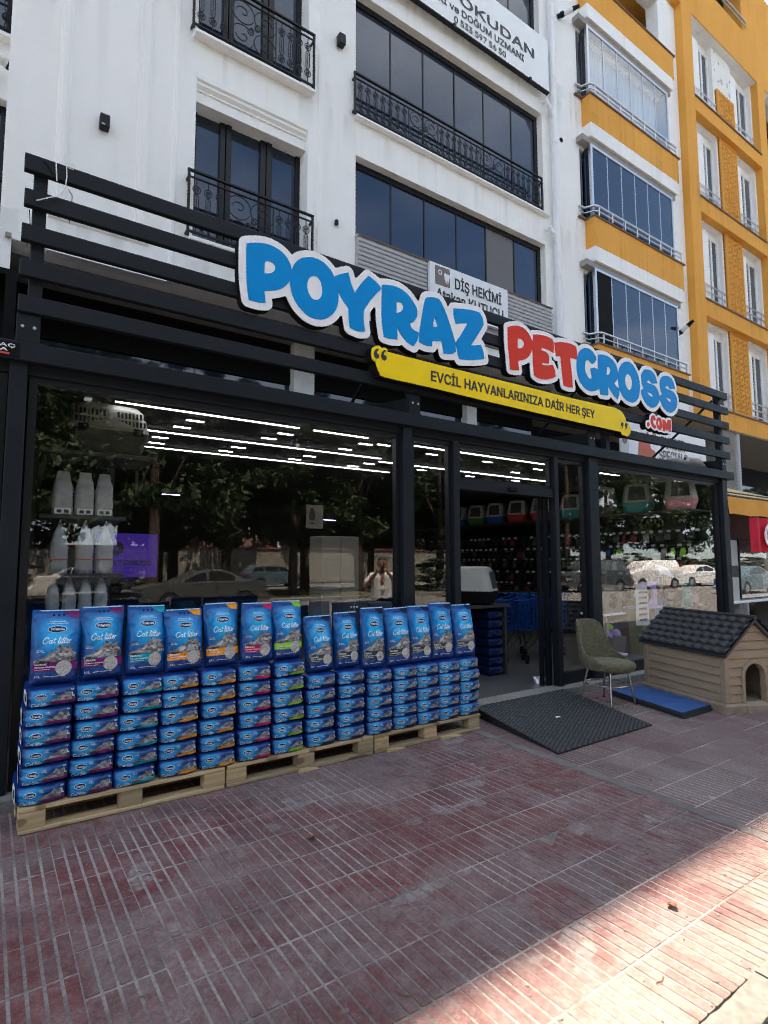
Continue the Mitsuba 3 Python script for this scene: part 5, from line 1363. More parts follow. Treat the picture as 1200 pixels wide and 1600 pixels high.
k = thing('price_board', 'small white price board on a stand behind the right window', 'sign')
put('board', MB().add([[8.92, 5.05, 1.36], [9.30, 5.05, 1.30], [9.26, 5.15, 1.46], [8.88, 5.15, 1.52]], [[0, 1, 2, 3]]), 'print_white', k)
put('stand', MB().tube([[9.1, 5.12, 0.085], [9.1, 5.12, 1.42]], 0.015, 6), 'matt_black', k)
for i, (x, y, h, c, lab) in enumerate(((8.78, 5.35, 0.95, 'pack_olive', 'olive bin of toys behind the right window'), (9.05, 5.3, 0.95, 'pack_blue', 'dark blue bin of toys behind the right window'), (8.0, 5.5, 0.5, 'tub_red', 'red cushion bin low behind the right window'), (7.75, 5.2, 0.45, 'pack_grey', 'grey crate low behind the right window'))):
    k = thing('toy_bin', lab, 'bin')
    put('bin', MB().tm(hull([[x + a * s, y + b * s, z] for z, s in ((0.085, 0.8), (h, 1.0)) for a in (-0.17, 0.17) for b in (-0.14, 0.14)])), c, k)
    tp = MB()
    for q in range(7):
        a = R.uniform(0, 6.28)
        tp.tm(trimesh.creation.icosphere(1, R.uniform(0.04, 0.07)).apply_translation([x + 0.1 * math.cos(a), y + 0.08 * math.sin(a), h + R.uniform(0.0, 0.06)]))
    tag(put('toys', tp, R.choice(['pack_white', 'pack_green', 'pack_red', 'lilac']), k, smooth=True), kind='stuff')
# ------------------------------------------------------------------ rubber ramp, chair, mat, kennel
mat('rubber', (0.036, 0.038, 0.041), 0.55)
mat('rubber_side', (0.012, 0.012, 0.013), 0.7)
rp = thing('rubber_ramp', 'black ribbed rubber ramp in front of the open door', 'ramp')
a, b, c, d = (4.15, 4.385, 0.088), (5.58, 4.385, 0.088), (5.285, 3.15, 0.012), (3.885, 3.13, 0.012)
put('tread', MB().add([d, c, b, a], [[0, 1, 2, 3]]), 'rubber_side', rp)
quad = Polygon([p[:2] for p in (d, c, b, a)]).buffer(-0.006)
rib, dirv, nrm = MB(), np.array([0.889, 0.458]), np.array([-0.458, 0.889])
zr = lambda x, y: 0.012 + 0.076 * (y - 3.14) / 1.245
for k in range(-40, 120):
    o = np.array([4.2, 3.2]) + nrm * 0.034 * k
    g = quad.intersection(LineString([o - dirv * 4, o + dirv * 4]))
    if g.is_empty or g.length < 0.03:
        continue
    (x0, y0), (x1, y1) = g.coords[0], g.coords[-1]
    V = []
    for x, y in ((x0, y0), (x1, y1)):
        for q, h in ((-0.012, -0.001), (-0.006, 0.007), (0.006, 0.007), (0.012, -0.001)):
            V.append([x + nrm[0] * q, y + nrm[1] * q, zr(x + nrm[0] * q, y + nrm[1] * q) + h])
    rib.add(V, [[0, 1, 5, 4], [1, 2, 6, 5], [2, 3, 7, 6], [0, 3, 2, 1], [4, 5, 6, 7]])
tag(put('rib', rib, 'rubber', rp), kind='stuff')
lo = [(p[0], p[1], 0.001) for p in (a, b, c, d)]
put('side', MB().add([a, b, c, d] + lo, [[0, 3, 7, 4], [3, 2, 6, 7], [2, 1, 5, 6], [1, 0, 4, 5], [4, 7, 6, 5]]), 'rubber_side', rp)
tag(put('paper_scrap', MB().add([[4.60, 3.72, 0.058], [4.66, 3.71, 0.056], [4.665, 3.725, 0.06], [4.61, 3.735, 0.064]], [[0, 1, 2, 3]]), 'print_white'), 'tiny white paper scrap on the rubber ramp', 'paper')


def kennel_skin(p, n, uv):
    g = fbm(p.x * 5, p.y * 5, p.z * 30, 3)
    dirt = smoothstep(0.16, 0.0, p.z) * smoothstep(0.3, 0.7, fbm(p.x * 14, p.y * 14, p.z * 14, 3))
    return mix(mix((0.26, 0.19, 0.13), (0.33, 0.245, 0.17), g), (0.14, 0.105, 0.085), 0.6 * dirt)


def suede(p, n, uv):
    f = fbm(p.x * 55, p.y * 55, p.z * 40, 4)
    return mix((0.090, 0.085, 0.051), (0.142, 0.134, 0.086), smoothstep(0.3, 0.7, f))


mat('suede', suede, 0.9, spec=0.2, sheen=0.6)
mat('leg_metal', (0.50, 0.48, 0.46), 0.22, metal=1.0)
ch = thing('chair', 'olive suede chair with slim metal legs standing by the ramp', 'chair')
CM = np.asarray(move(5.735, 3.935, 0.0, -3).matrix)
V, F_ = [], []
nphi, nz = 44, 12
for side in (0, 1):
    for i in range(nphi + 1):
        ph = math.radians(-138 + 276 * i / nphi)
        t = abs(math.degrees(ph))
        s = np.clip((t - 52) / 24, 0, 1)
        top = 0.895 + (0.545 - 0.895) * (s * s * (3 - 2 * s)) - 0.05 * np.clip((t - 30) / 24, 0, 1) ** 2 * (1 - s)
        if t > 76:
            top = 0.545 - 0.10 * (t - 76) / 62
        for j in range(nz + 1):
            v = j / nz
            z = 0.385 + (top - 0.385) * v
            tk = 0.034 * (1 - 0.6 * v ** 6) * (1 if side else 0)
            rx, ry = 0.245 + tk - 0.02 * (z > 0.6) * (z - 0.6) / 0.3, 0.235 + tk
            x, y = rx * math.sin(ph), ry * math.cos(ph)
            y += 0.16 * (z - 0.45)
            V.append([x * (0.93 + 0.07 * min(1, (z - 0.385) / 0.1)), y * (0.95 + 0.05 * min(1, (z - 0.385) / 0.1)), z])
N = (nphi + 1) * (nz + 1)
for i in range(nphi):
    for j in range(nz):
        q = [i * (nz + 1) + j, (i + 1) * (nz + 1) + j, (i + 1) * (nz + 1) + j + 1, i * (nz + 1) + j + 1]
        F_ += [q[::-1], [k + N for k in q]]
    j = nz
    F_.append([i * (nz + 1) + j, i * (nz + 1) + j + N, (i + 1) * (nz + 1) + j + N, (i + 1) * (nz + 1) + j][::-1])
for i in (0, nphi):
    for j in range(nz):
        F_.append([i * (nz + 1) + j, i * (nz + 1) + j + 1, i * (nz + 1) + j + 1 + N, i * (nz + 1) + j + N])
put('backrest', MB().add(V, F_).xf(CM), 'suede', ch, smooth=60)
se = []
for z, q in ((0.36, 0.82), (0.375, 0.93), (0.41, 1.0), (0.44, 1.0), (0.462, 0.94), (0.472, 0.82), (0.476, 0.6)):
    for t in np.linspace(0, 2 * np.pi, 41)[:-1]:
        se.append([q * 0.232 * math.copysign(abs(math.cos(t)) ** 0.75, math.cos(t)), -0.05 + q * 0.262 * math.copysign(abs(math.sin(t)) ** 0.75, math.sin(t)), z])
put('seat', MB().tm(hull(se)).xf(CM), 'suede', ch, smooth=50)
for sx in (-1, 1):
    for sy in (-1, 1):
        lg = put('leg', MB().tube([[sx * 0.145, sy * 0.145 - 0.02, 0.375], [sx * 0.205, sy * 0.205 - 0.01, 0.012]], [0.0125, 0.0105], 10).xf(CM), 'leg_metal', ch, smooth=40)
        scene[fresh(lg + '__foot')] = ply(MB().tube([[sx * 0.205, sy * 0.205 - 0.01, 0.014], [sx * 0.207, sy * 0.207 - 0.01, 0.0]], 0.013, 8).xf(CM).mesh(), 'matt_black')
t = np.linspace(0, 2 * np.pi, 41)[:-1]
put('ring', MB().tube(np.stack([0.235 * np.cos(t), 0.235 * np.sin(t) - 0.015, 0 * t + 0.215], 1), 0.008, 8, closed=True).xf(CM), 'leg_metal', ch, smooth=40)

mat('foam_blue', lambda p, n, uv: mix((0.018, 0.065, 0.21), (0.035, 0.10, 0.27), fbm(p.x * 9, p.y * 9, 1.0, 4)), 0.75)
mat('foam_dark', (0.025, 0.028, 0.033), 0.75)
mt = thing('foam_mat', 'blue topped foam mats stacked beside the kennel', 'mat')
P4 = [(5.75, 3.10), (6.32, 3.10), (6.62, 4.05), (6.08, 4.12)]
pol = Polygon(P4).buffer(-0.01).buffer(0.01)
put('lower_board', MB().plan(affinity.translate(pol, 0.012, -0.01), 0.002, 0.026), 'foam_dark', mt)
put('upper_board', MB().plan(pol, 0.028, 0.058), 'foam_dark', mt)
put('blue_top', MB().plan(pol.buffer(-0.006), 0.0585, 0.064), 'foam_blue', mt)

mat('kennel_beige', kennel_skin, 0.55)
mat('kennel_roof', (0.030, 0.031, 0.034), 0.42)
kn = thing('dog_kennel', 'beige plastic dog kennel with a black tiled roof', 'kennel')
KM = np.asarray(move(6.325, 2.945, 0.0, -19.3).matrix)
KW, KD, EV, RG = 0.72, 1.16, 0.635, 0.955
NB = 6
bh = (EV - 0.10) / NB
for i in range(NB):
    z = 0.10 + i * bh
    lap = [(-0.018, z + 0.006), (0.0, z + bh), (0.02, z + bh), (0.02, z)]
    V = [[x, y, zz] for y in (0.05, KD - 0.05) for x, zz in lap]
    put('side_board', MB().add(V, [[0, 4, 5, 1], [1, 5, 6, 2], [2, 6, 7, 3], [3, 7, 4, 0], [0, 1, 2, 3], [7, 6, 5, 4]]).xf(KM), 'kennel_beige', kn)
door = rect(0.225, 0.0, 0.495, 0.36).union(Point(0.36, 0.36).buffer(0.135, 16))
gable = Polygon([(0.03, 0.10), (KW - 0.03, 0.10), (KW - 0.03, EV), (KW / 2, RG - 0.02), (0.03, EV)])
nfb = int((RG - 0.1) / bh) + 1
for i in range(nfb):
    z = 0.10 + i * bh
    g = gable.intersection(rect(0, z + 0.006, KW, z + bh)).difference(door.buffer(0.035))
    if not g.is_empty:
        for q in getattr(g, 'geoms', [g]):
            mm = MB().slab(q, -0.004, 0.03)
            for v in mm.v:
                v[:, 1] -= np.where(v[:, 1] < 0.01, 0.018 * np.clip(1 - (v[:, 2] - z) / bh, 0, 1), 0)
            put('front_board', mm.xf(KM), 'kennel_beige', kn)
put('wall', MB().slab(gable.difference(door), 0.028, 0.04).slab(gable, KD - 0.03, KD - 0.01).box(0.018, 0.03, 0.03, KD - 0.03, 0.08, EV).box(KW - 0.03, KW - 0.01, 0.03, KD - 0.03, 0.08, EV).box(0.02, KW - 0.02, 0.03, KD - 0.03, 0.06, 0.08).xf(KM), 'kennel_beige', kn)
put('door_frame', MB().slab(door.buffer(0.04).difference(door).intersection(rect(0, 0.10, 1, 1)), -0.03, 0.03).xf(KM), 'kennel_beige', kn)
for x, y in ((-0.016, -0.02), (KW - 0.04, -0.02), (-0.016, KD - 0.05), (KW - 0.04, KD - 0.05)):
    put('corner_post', MB().cbox(x, x + 0.056, y, y + 0.07, 0.10, EV + 0.01, 0.005).xf(KM), 'kennel_beige', kn)
put('base', MB().tm(hull([[x + sx * o, y + sy * o, z] for z, o in ((0.0, 0.045), (0.075, 0.04), (0.10, 0.02)) for x, sx in ((0, -1), (KW, 1)) for y, sy in ((0, -1), (KD, 1))])).xf(KM), 'kennel_beige', kn)
put('door_sill', MB().tm(hull([[x, y, z] for x in (0.21, 0.51) for y, z in ((-0.075, 0.0), (-0.06, 0.07), (0.0, 0.105), (0.0, 0.0))])).xf(KM), 'kennel_beige', kn)
for side in (0, 1):
    nc = 6
    for k in range(nc):
        V, n = [], 72
        t0, t1 = k / nc, (k + 1) / nc
        for i in range(n + 1):
            y = -0.065 + (KD + 0.13) * i / n
            w = 0.5 + 0.5 * math.sin(2 * math.pi * (i / n) * 10 + (0 if k % 2 else 1.2))
            w = w ** 0.7
            for t, lift in ((t0 - 0.02, 0.004), (t1 - 0.005, 0.034), (t1 + 0.004, 0.010)):
                xx = KW / 2 * (1 - t * 1.12) if side == 0 else KW / 2 * (1 + t * 1.12)
                zz = RG + 0.012 - (RG - EV) * t * 1.12
                V.append([xx - (1 if side == 0 else -1) * (0.012 * w if lift > 0.005 else 0), y, zz + lift * (0.35 + 0.65 * w)])
        f = [[i * 3 + j, i * 3 + j + 1, i * 3 + j + 4, i * 3 + j + 3] for i in range(n) for j in range(2)]
        put('tile_course', MB().add(V, f if side == 0 else [q[::-1] for q in f]).xf(KM), 'kennel_roof', kn, smooth=35)
e0 = KW / 2 * 1.12
put('roof', MB().add([[KW / 2 - e0 * s, y, RG + dz - (RG - EV) * 1.12 * abs(s)] for y in (-0.06, KD + 0.06) for s, dz in ((-1, 0.0), (0, 0.0), (1, 0.0), (1, -0.03), (0, -0.03), (-1, -0.03))], [[0, 1, 7, 6], [1, 2, 8, 7], [3, 4, 10, 9], [4, 5, 11, 10], [5, 0, 6, 11], [2, 3, 9, 8], [0, 5, 4, 1], [1, 4, 3, 2], [6, 7, 10, 11], [7, 8, 9, 10]]).xf(KM), 'kennel_roof', kn)
put('ridge', MB().tube([[KW / 2, -0.068, RG + 0.018], [KW / 2, KD + 0.068, RG + 0.018]], 0.022, 8).xf(KM), 'kennel_roof', kn)

# ------------------------------------------------------------------ neighbour on the right and the left
mat('awning_cloth', lambda p, n, uv: mix((0.72, 0.34, 0.05), (0.60, 0.27, 0.04), fbm(p.x * 4, p.y * 4, p.z * 5, 3)), 0.8)
mat('awning_top', (0.50, 0.38, 0.18), 0.8)
mat('flag_red', (0.55, 0.004, 0.03), 0.6)
aw = thing('awning', 'orange cloth awning over the neighbouring counter at the right edge', 'awning')
V = []
for i in range(31):
    x = 10.28 + 0.17 * i
    sag = 0.02 * math.sin(i * 1.1) + 0.012 * math.sin(i * 2.7)
    V += [[x, 5.8, 3.02], [x, 4.62, 2.70 + sag * 0.4], [x, 4.60, 2.62 + sag * 0.3], [x + 0.03 * math.sin(i * 1.9), 4.58 + sag, 2.36 + sag * 0.6]]
put('top_cloth', MB().add([v for k, v in enumerate(V) if k % 4 < 2], [[2 * i, 2 * i + 1, 2 * i + 3, 2 * i + 2] for i in range(30)]), 'awning_top', aw, smooth=True)
put('valance', MB().add([v for k, v in enumerate(V) if k % 4 >= 1], [[3 * i + j, 3 * i + j + 1, 3 * i + j + 4, 3 * i + j + 3] for i in range(30) for j in range(2)]), 'awning_cloth', aw, smooth=True)
put('frame', MB().tube([[10.3, 4.62, 2.68], [15.4, 4.62, 2.68]], 0.02, 8).tube([[10.35, 4.64, 0.0], [10.35, 4.64, 2.68]], 0.02, 8), 'carrier_dark', aw)
a2 = thing('parasol_cloth', 'second pale orange awning rising behind the first at the right edge', 'awning')
put('top_cloth', MB().add([[12.6, 6.2, 3.15], [16.5, 6.2, 3.15], [16.5, 7.6, 3.62], [13.4, 7.6, 3.62]], [[0, 1, 2, 3]]), 'awning_top', a2)
put('frame', MB().tube([[12.6, 6.2, 3.13], [16.5, 6.2, 3.13]], 0.025, 8).tube([[16.4, 6.3, 0], [16.4, 6.3, 3.13]], 0.03, 8), 'carrier_dark', a2)
fl = thing('flag', 'red flag with a white crescent and star hanging under the awning', 'flag')
V, n = [], 24
for i in range(n + 1):
    for j in range(2):
        V.append([11.05 + 1.25 * i / n, 4.60 + 0.035 * math.sin(i * 0.9), 2.34 - 0.62 * j])
put('cloth', MB().add(V, [[2 * i, 2 * i + 1, 2 * i + 3, 2 * i + 2] for i in range(n)]), 'flag_red', fl, smooth=True)
cres = Point(11.72, 2.02).buffer(0.21, 24).difference(Point(11.78, 2.02).buffer(0.17, 24))
star = Polygon([(12.0 + (0.10 if k % 2 == 0 else 0.04) * math.cos(k * math.pi / 5 + math.pi), 2.02 + (0.10 if k % 2 == 0 else 0.04) * math.sin(k * math.pi / 5 + math.pi)) for k in range(10)])
put('emblem', MB().slab(cres, 4.552, 4.556).slab(star, 4.552, 4.556), 'print_white', fl)
mat('dark_red', (0.10, 0.010, 0.012), 0.7)
dr_ = thing('red_backdrop', 'dark red cloth backdrop under the awning at the right edge', 'cloth')
put('cloth', MB().box(10.2, 15.4, 5.3, 5.33, 1.9, 2.7), 'dark_red', dr_)
ct = thing('snack_counter', 'grey snack counter with a glass display case under the awning', 'counter')
put('side_panel', MB().cbox(10.72, 11.05, 4.82, 5.5, 0.86, 1.93, 0.006), 'grey_plastic', ct)
put('band', MB().box(10.715, 11.055, 4.813, 4.822, 1.28, 1.48), 'shelf_grey', ct)
put('case_frame', MB().box(11.055, 11.085, 4.80, 4.83, 0.90, 1.95).box(11.055, 13.6, 4.80, 4.83, 1.95, 1.975).box(11.055, 13.6, 4.80, 4.83, 0.88, 0.90).box(13.57, 13.6, 4.80, 4.83, 0.90, 1.95), 'dark_frame', ct)
put('glass', MB().add([[11.085, 4.815, 0.90], [13.57, 4.815, 0.90], [13.57, 4.815, 1.95], [11.085, 4.815, 1.95]], [[0, 1, 2, 3]]), 'shop_glass', ct)
put('worktop', MB().cbox(10.6, 13.7, 4.75, 5.5, 0.82, 0.865, 0.008), 'pvc_white', ct)
put('base', MB().box(10.7, 11.2, 4.9, 5.4, 0.0, 0.82), 'concrete', ct)
put('base', MB().box(13.0, 13.6, 4.9, 5.4, 0.0, 0.82), 'concrete', ct)
put('shelf', MB().box(11.1, 13.55, 4.9, 5.45, 1.60, 1.615).box(11.1, 13.55, 5.45, 5.48, 0.9, 1.95), 'carrier_dark', ct)
for i in range(7):
    x = 11.2 + 0.12 * i
    k = thing('jar', 'small jar on the shelf of the glass display case', 'jar', 'jars in the glass display case')
    put('body', MB().lathe([(0.0, 1.617), (0.045, 1.617), (0.045, 1.70), (0.03, 1.72), (0.03, 1.74), (0.0, 1.74)], x, 5.05, 12), ('pack_yellow', 'pack_white', 'pack_red')[i % 3], k, smooth=40)
pl = put('ground_floor_pillar', MB().box(16.35, 17.05, 7.35, 7.9, 0.0, 5.15), 'concrete', ob)
put('ground_floor_pipe', MB().tube([[17.3, 7.45, 0.0], [17.3, 7.45, 5.15]], 0.11, 10), 'grey_plastic', ob)
sg = thing('corner_shop', 'dark ground floor shop behind the awning at the right edge', 'shop')
put('glazing', MB().box(10.2, 30, 9.9, 9.92, 0.0, 5.1), 'tinted_glass', sg)
put('mullion', MB().box(17.6, 17.66, 9.86, 9.9, 0, 5.1).box(19.6, 19.66, 9.86, 9.9, 0, 5.1).box(21.6, 21.66, 9.86, 9.9, 0, 5.1), 'grey_plastic', sg)
put('lamp_tube', MB().tube([[17.8, 8.6, 4.2], [19.3, 8.6, 4.25]], 0.12, 10), 'grey_plastic', sg)
bb = thing('burger_board', 'white snack bar board with brown burger lettering behind the slat screen', 'sign')
put('board', MB().box(10.30, 13.6, 6.50, 6.54, 3.40, 4.42), 'board_white', bb)
put('lettering', lettering('BURGER', 11.7, 3.98, 0.24, 6.492, 0.95), 'brown_emblem', bb)
put('lettering', lettering('SPECIALS', 11.6, 3.70, 0.22, 6.492, 1.15), 'brown_emblem', bb)
put('picture', MB().slab(o2('10.86,3.55 10.84,3.9 10.92,4.1 11.05,4.0 11.12,4.15 11.2,4.25 11.24,4.05 11.3,3.9 11.44,3.85 11.42,3.65 11.2,3.5'), 6.49, 6.498), 'red_stripe', bb)
put('price_mark', MB().slab(rect(11.38, 4.12, 11.5, 4.3), 6.49, 6.498).slab(rect(11.52, 4.02, 11.72, 4.2), 6.489, 6.497), 'pack_yellow', bb)
mb_ = thing('menu_card', 'small pale menu card beside the burger board', 'sign')
put('card', MB().box(10.06, 10.34, 6.40, 6.43, 3.55, 4.42), 'paper', mb_)
put('lettering', lettering('MACUN', 10.09, 4.25, 0.06, 6.394, 0.2), 'ink_black', mb_)
put('picture', MB().slab(Point(10.2, 3.95).buffer(0.08), 6.392, 6.398), 'brown_emblem', mb_)
rb = thing('rolled_cloth', 'rolled grey cloth lying on the right end of the pergola roof', 'cloth')
put('roll', MB().tube([[8.7, 4.75, 3.14], [9.0, 4.8, 3.17], [9.25, 4.75, 3.15], [9.4, 4.8, 3.20], [9.7, 4.78, 3.19], [9.85, 4.75, 3.13]], [0.03, 0.05, 0.045, 0.075, 0.085, 0.04], 10), 'grey_plastic', rb, smooth=50)
nb = thing('black_frame', 'black hanging frame box at the left edge below the white wall', 'frame')
put('frame', MB().box(-0.75, 0.10, 5.6, 5.9, 3.98, 4.03).box(0.02, 0.10, 5.6, 5.9, 3.0, 3.98).box(-0.75, 0.10, 5.9, 5.95, 2.9, 4.03), 'matt_black', nb)
nl = thing('left_shop', 'neighbouring shop behind the left edge of the picture', 'shop')
put('wall', MB().box(-6, -0.14, 5.6, 5.7, 0.0, 3.0), 'carrier_pale', nl)
put('window', MB().box(-2.2, -0.35, 5.57, 5.60, 0.9, 2.7), 'tinted_glass', nl)
# ------------------------------------------------------------------ the street side that the windows reflect
tag(put('far_road', MB().plan(rect(-60, -31, 90, -20), -0.5, -0.12), 'asphalt'), 'far carriageway beyond the trees', kind='structure')
tag(put('tree_strip', MB().plan(rect(-60, -20, 90, -14), -0.5, 0.03), 'dry_earth'), 'planted strip between the carriageways', kind='structure')
mat('leaf', lambda p, n, uv: mix((0.016, 0.034, 0.013), (0.045, 0.075, 0.026), fbm(p.x * 0.8, p.y * 0.8, p.z * 0.8, 3)), 0.6, spec=0.3)
mat('bark', (0.08, 0.06, 0.045), 0.9)


def crown_mesh(rx, rz, n, seed, conifer):
    rs = np.random.RandomState(seed)
    c = []
    for _ in range(46):
        t = rs.uniform(0, 1)
        r = rx * ((1 - t) * 0.95 + 0.08 if conifer else math.sqrt(max(0.05, 1 - (2 * t - 1) ** 2)))
        a = rs.uniform(0, 6.283)
        q = math.sqrt(rs.uniform(0.25, 1))
        c.append((r * q * math.cos(a), r * q * math.sin(a), rz * t, rs.uniform(0.35, 0.8) * (1.15 - 0.5 * t if conifer else 1.0)))
    c = np.array(c)
    k = rs.randint(0, len(c), n)
    d = rs.normal(size=(n, 3))
    d /= np.linalg.norm(d, axis=1, keepdims=True)
    p = c[k, :3] + d * (c[k, 3] * rs.uniform(0.3, 1, n) ** 0.5)[:, None] * [1.25, 1.25, 0.6]
    u = rs.normal(size=(n, 3))
    u /= np.linalg.norm(u, axis=1, keepdims=True)
    w = np.cross(u, rs.normal(size=(n, 3)))
    w /= np.linalg.norm(w, axis=1, keepdims=True)
    s = rs.uniform(0.07, 0.19, (n, 1))
    v = np.stack([p - u * s, p + w * s * 0.5, p + u * s, p - w * s * 0.5], 1).reshape(-1, 3)
    i = np.arange(n)[:, None] * 4
    return trimesh.Trimesh(v, np.vstack([i + [0, 1, 2], i + [0, 2, 3]]), process=False)


crowns = [ply(crown_mesh(2.7, 8.2, 9000, 1, True), 'leaf'), ply(crown_mesh(3.0, 7.0, 9000, 2, False), 'leaf'), ply(crown_mesh(2.5, 6.2, 8000, 3, False), 'leaf')]
trunk = ply(MB().tube([[0, 0, 0], [0.05, 0.03, 2.0], [0.0, 0.08, 5.0], [0.05, 0.0, 8.5]], [0.2, 0.16, 0.11, 0.03], 9).tube([[0.04, 0.03, 2.4], [0.9, 0.4, 4.4]], [0.09, 0.03], 6).tube([[0.02, 0.05, 3.0], [-0.9, -0.3, 5.2]], [0.08, 0.03], 6).mesh(), 'bark', smooth=50)
spots = [(-8.5, -16.5, 1), (-4.6, -17.5, 0), (-1.0, -16.0, 1), (0.3, -17.0, 0), (5.6, -15.8, 0), (9.2, -17.2, 2), (12.0, -15.8, 2), (16.4, -16.8, 2), (21.5, -16.2, 1), (27.0, -17.4, 0), (33.0, -16.2, 1), (39.0, -17.0, 2), (45, -16, 1), (-6.5, -19, 0), (0.6, -19.2, 0), (6.6, -18.8, 2), (7.4, -19.3, 1), (14.3, -19.0, 0), (18.8, -19.4, 1), (24.0, -19.2, 0), (30, -19.4, 0), (36, -19.0, 0), (42, -19, 0), (0.8, -34.5, 0), (8, -35, 1), (22, -35, 1), (28, -36, 0)] + [(48 + 5.2 * i, -16.2 - 3.2 * (i % 2), (1, 0, 2)[i % 3]) for i in range(13)] + [(-13 - 5 * i, -16.5, i % 2) for i in range(3)] + [(-11, -36, 1), (-2.5, -37, 1), (4, -36.5, 1), (11.5, -37, 1), (34, -35.5, 1), (40, -36, 0), (47, -35, 1), (54, -36, 0), (15, -34.5, 0), (-6, -35, 1)]
for x, y, c in spots:
    conif = c == 0
    k = thing('street_tree', 'dark conifer across the street, mirrored in the shop windows' if conif else 'broad leafy tree across the street, mirrored in the shop windows', 'tree', 'mirrored conifers' if conif else 'mirrored leafy trees')
    s = R.uniform(1.1, 1.4) * (1.65 if y < -33 else 1.0)
    scene[fresh(k + '__trunk')] = {**trunk, 'to_world': move(x, y, 0.0, R.uniform(0, 360), s=s)}
    scene[fresh(k + '__crown')] = {**crowns[c], 'to_world': move(x, y, 2.0 * s, R.uniform(0, 360), s=s)}

for i in range(26):
    x = 20.5 + 2.3 * i if i < 20 else -9 + 3.4 * (i - 20)
    k = thing('bush', 'dark bush of the row across the street, mirrored behind the cars', 'bush', 'mirrored bushes across the street')
    scene[fresh(k + '__foliage')] = {**crowns[1 + i % 2], 'to_world': T().translate([x, -15.0 if i < 20 else -30.5, 0.05]).rotate([0, 0, 1], 70 * i).scale([0.5, 0.5, 0.24 + 0.03 * (i % 3)])}

mat('car_white', (0.75, 0.76, 0.77), 0.25, spec=0.7, clearcoat=0.8)
mat('car_silver', (0.13, 0.145, 0.145), 0.22, metal=0.5, clearcoat=0.8)
mat('car_dark', (0.06, 0.075, 0.085), 0.25, clearcoat=0.8)
mat('car_blue', (0.10, 0.16, 0.20), 0.25, clearcoat=0.8)
mat('car_glass', (0.015, 0.017, 0.02), 0.04, spec=0.8)
mat('tyre', (0.02, 0.02, 0.02), 0.8)
mat('lamp_red', (0.35, 0.01, 0.01), 0.2)
mat('lamp_clear', (0.6, 0.62, 0.62), 0.15)
BODY = {'sedan': ('-2.2,0.25 -2.25,0.5 -2.2,0.82 -1.6,0.92 -1.0,0.95 0.9,0.97 1.6,0.99 2.15,0.95 2.22,0.6 2.18,0.25', 'c-1.15,0.93 -0.45,1.32 0.1,1.42 0.65,1.40 c1.55,0.97'),
        'wagon': ('-2.1,0.25 -2.15,0.5 -2.1,0.85 -1.5,0.95 -0.9,0.98 0.9,1.0 1.7,1.0 2.1,0.98 2.15,0.6 2.1,0.25', 'c-1.1,0.96 -0.5,1.36 0.3,1.46 1.3,1.44 1.75,1.38 c2.05,0.99'),
        'van': ('-2.1,0.28 -2.15,0.6 -2.1,0.95 -1.6,1.08 -1.1,1.12 1.0,1.15 2.0,1.15 2.1,0.9 2.1,0.28', 'c-1.35,1.1 -0.8,1.6 0.0,1.76 1.4,1.76 1.95,1.68 c2.06,1.14')}


def car(x, y, rz, kind, paint, label):
    """Nose towards -x before turning."""
    M = np.asarray(move(x, y, -0.13 if y > -20 else -0.12, rz).matrix)
    k = thing('parked_car', label, 'car')
    lo_, hi_ = (outline(t, 4) for t in BODY[kind])
    arches = unary_union([Point(q, 0.31).buffer(0.36, 12) for q in (-1.35, 1.35)])
    m = MB()
    for y0, y1, sh in ((-0.78, 0.78, 0.0), (-0.84, -0.78, 0.012), (0.78, 0.84, 0.012)):
        m.slab(lo_.buffer(-sh).difference(arches), y0, y1)
    put('body', m.xf(M), paint, k, smooth=35)
    rf = MB()
    n = np.asarray(hi_.exterior.coords)
    V = [[p[0], s * (0.78 - 0.2 * np.clip((p[1] - 0.95) / 0.5, 0, 1)), p[1]] for s in (-1, 1) for p in n]
    rf.tm(hull(V))
    put('cabin', rf.xf(M), paint, k, smooth=35)
    gl = MB()
    inner = hi_.buffer(-0.07).intersection(rect(-3, 0.99, 3, 1.66))
    for s in (-1, 1):
        for a, b in ((-1.2, -0.05), (0.03, 1.0), (1.08, 2.2)):
            g = inner.intersection(rect(a, 0, b, 3))
            if g.is_empty or g.area < 0.02:
                continue
            for q in getattr(g, 'geoms', [g]):
                v, t = trimesh.creation.triangulate_polygon(q, engine='earcut')
                put('side_window', MB().add([[p[0], s * (0.79 - 0.2 * np.clip((p[1] - 0.95) / 0.5, 0, 1)), p[1]] for p in v], t).xf(M), 'car_glass', k)
    for q in (-1.35, 1.35):
        for s in (-1, 1):
            w = put('wheel', MB().tube([[q, s * 0.64, 0.31], [q, s * 0.83, 0.31]], 0.31, 18).xf(M), 'tyre', k)
            scene[fresh(w + '__rim')] = ply(MB().tube([[q, s * 0.80, 0.31], [q, s * 0.84, 0.31]], 0.19, 14).xf(M).mesh(), 'silver_metal')
    for s in (-1, 1):
        put('headlight', MB().cbox(-2.22, -2.05, s * 0.62 - 0.14, s * 0.62 + 0.14, 0.62, 0.76, 0.02).xf(M), 'lamp_clear', k)
        put('tail_light', MB().cbox(2.08, 2.2, s * 0.66 - 0.12, s * 0.66 + 0.12, 0.7, 0.9, 0.02).xf(M), 'lamp_red', k)
    put('bumper', MB().cbox(-2.27, -2.1, -0.8, 0.8, 0.28, 0.5, 0.03).cbox(2.1, 2.26, -0.8, 0.8, 0.28, 0.5, 0.03).xf(M), paint, k)


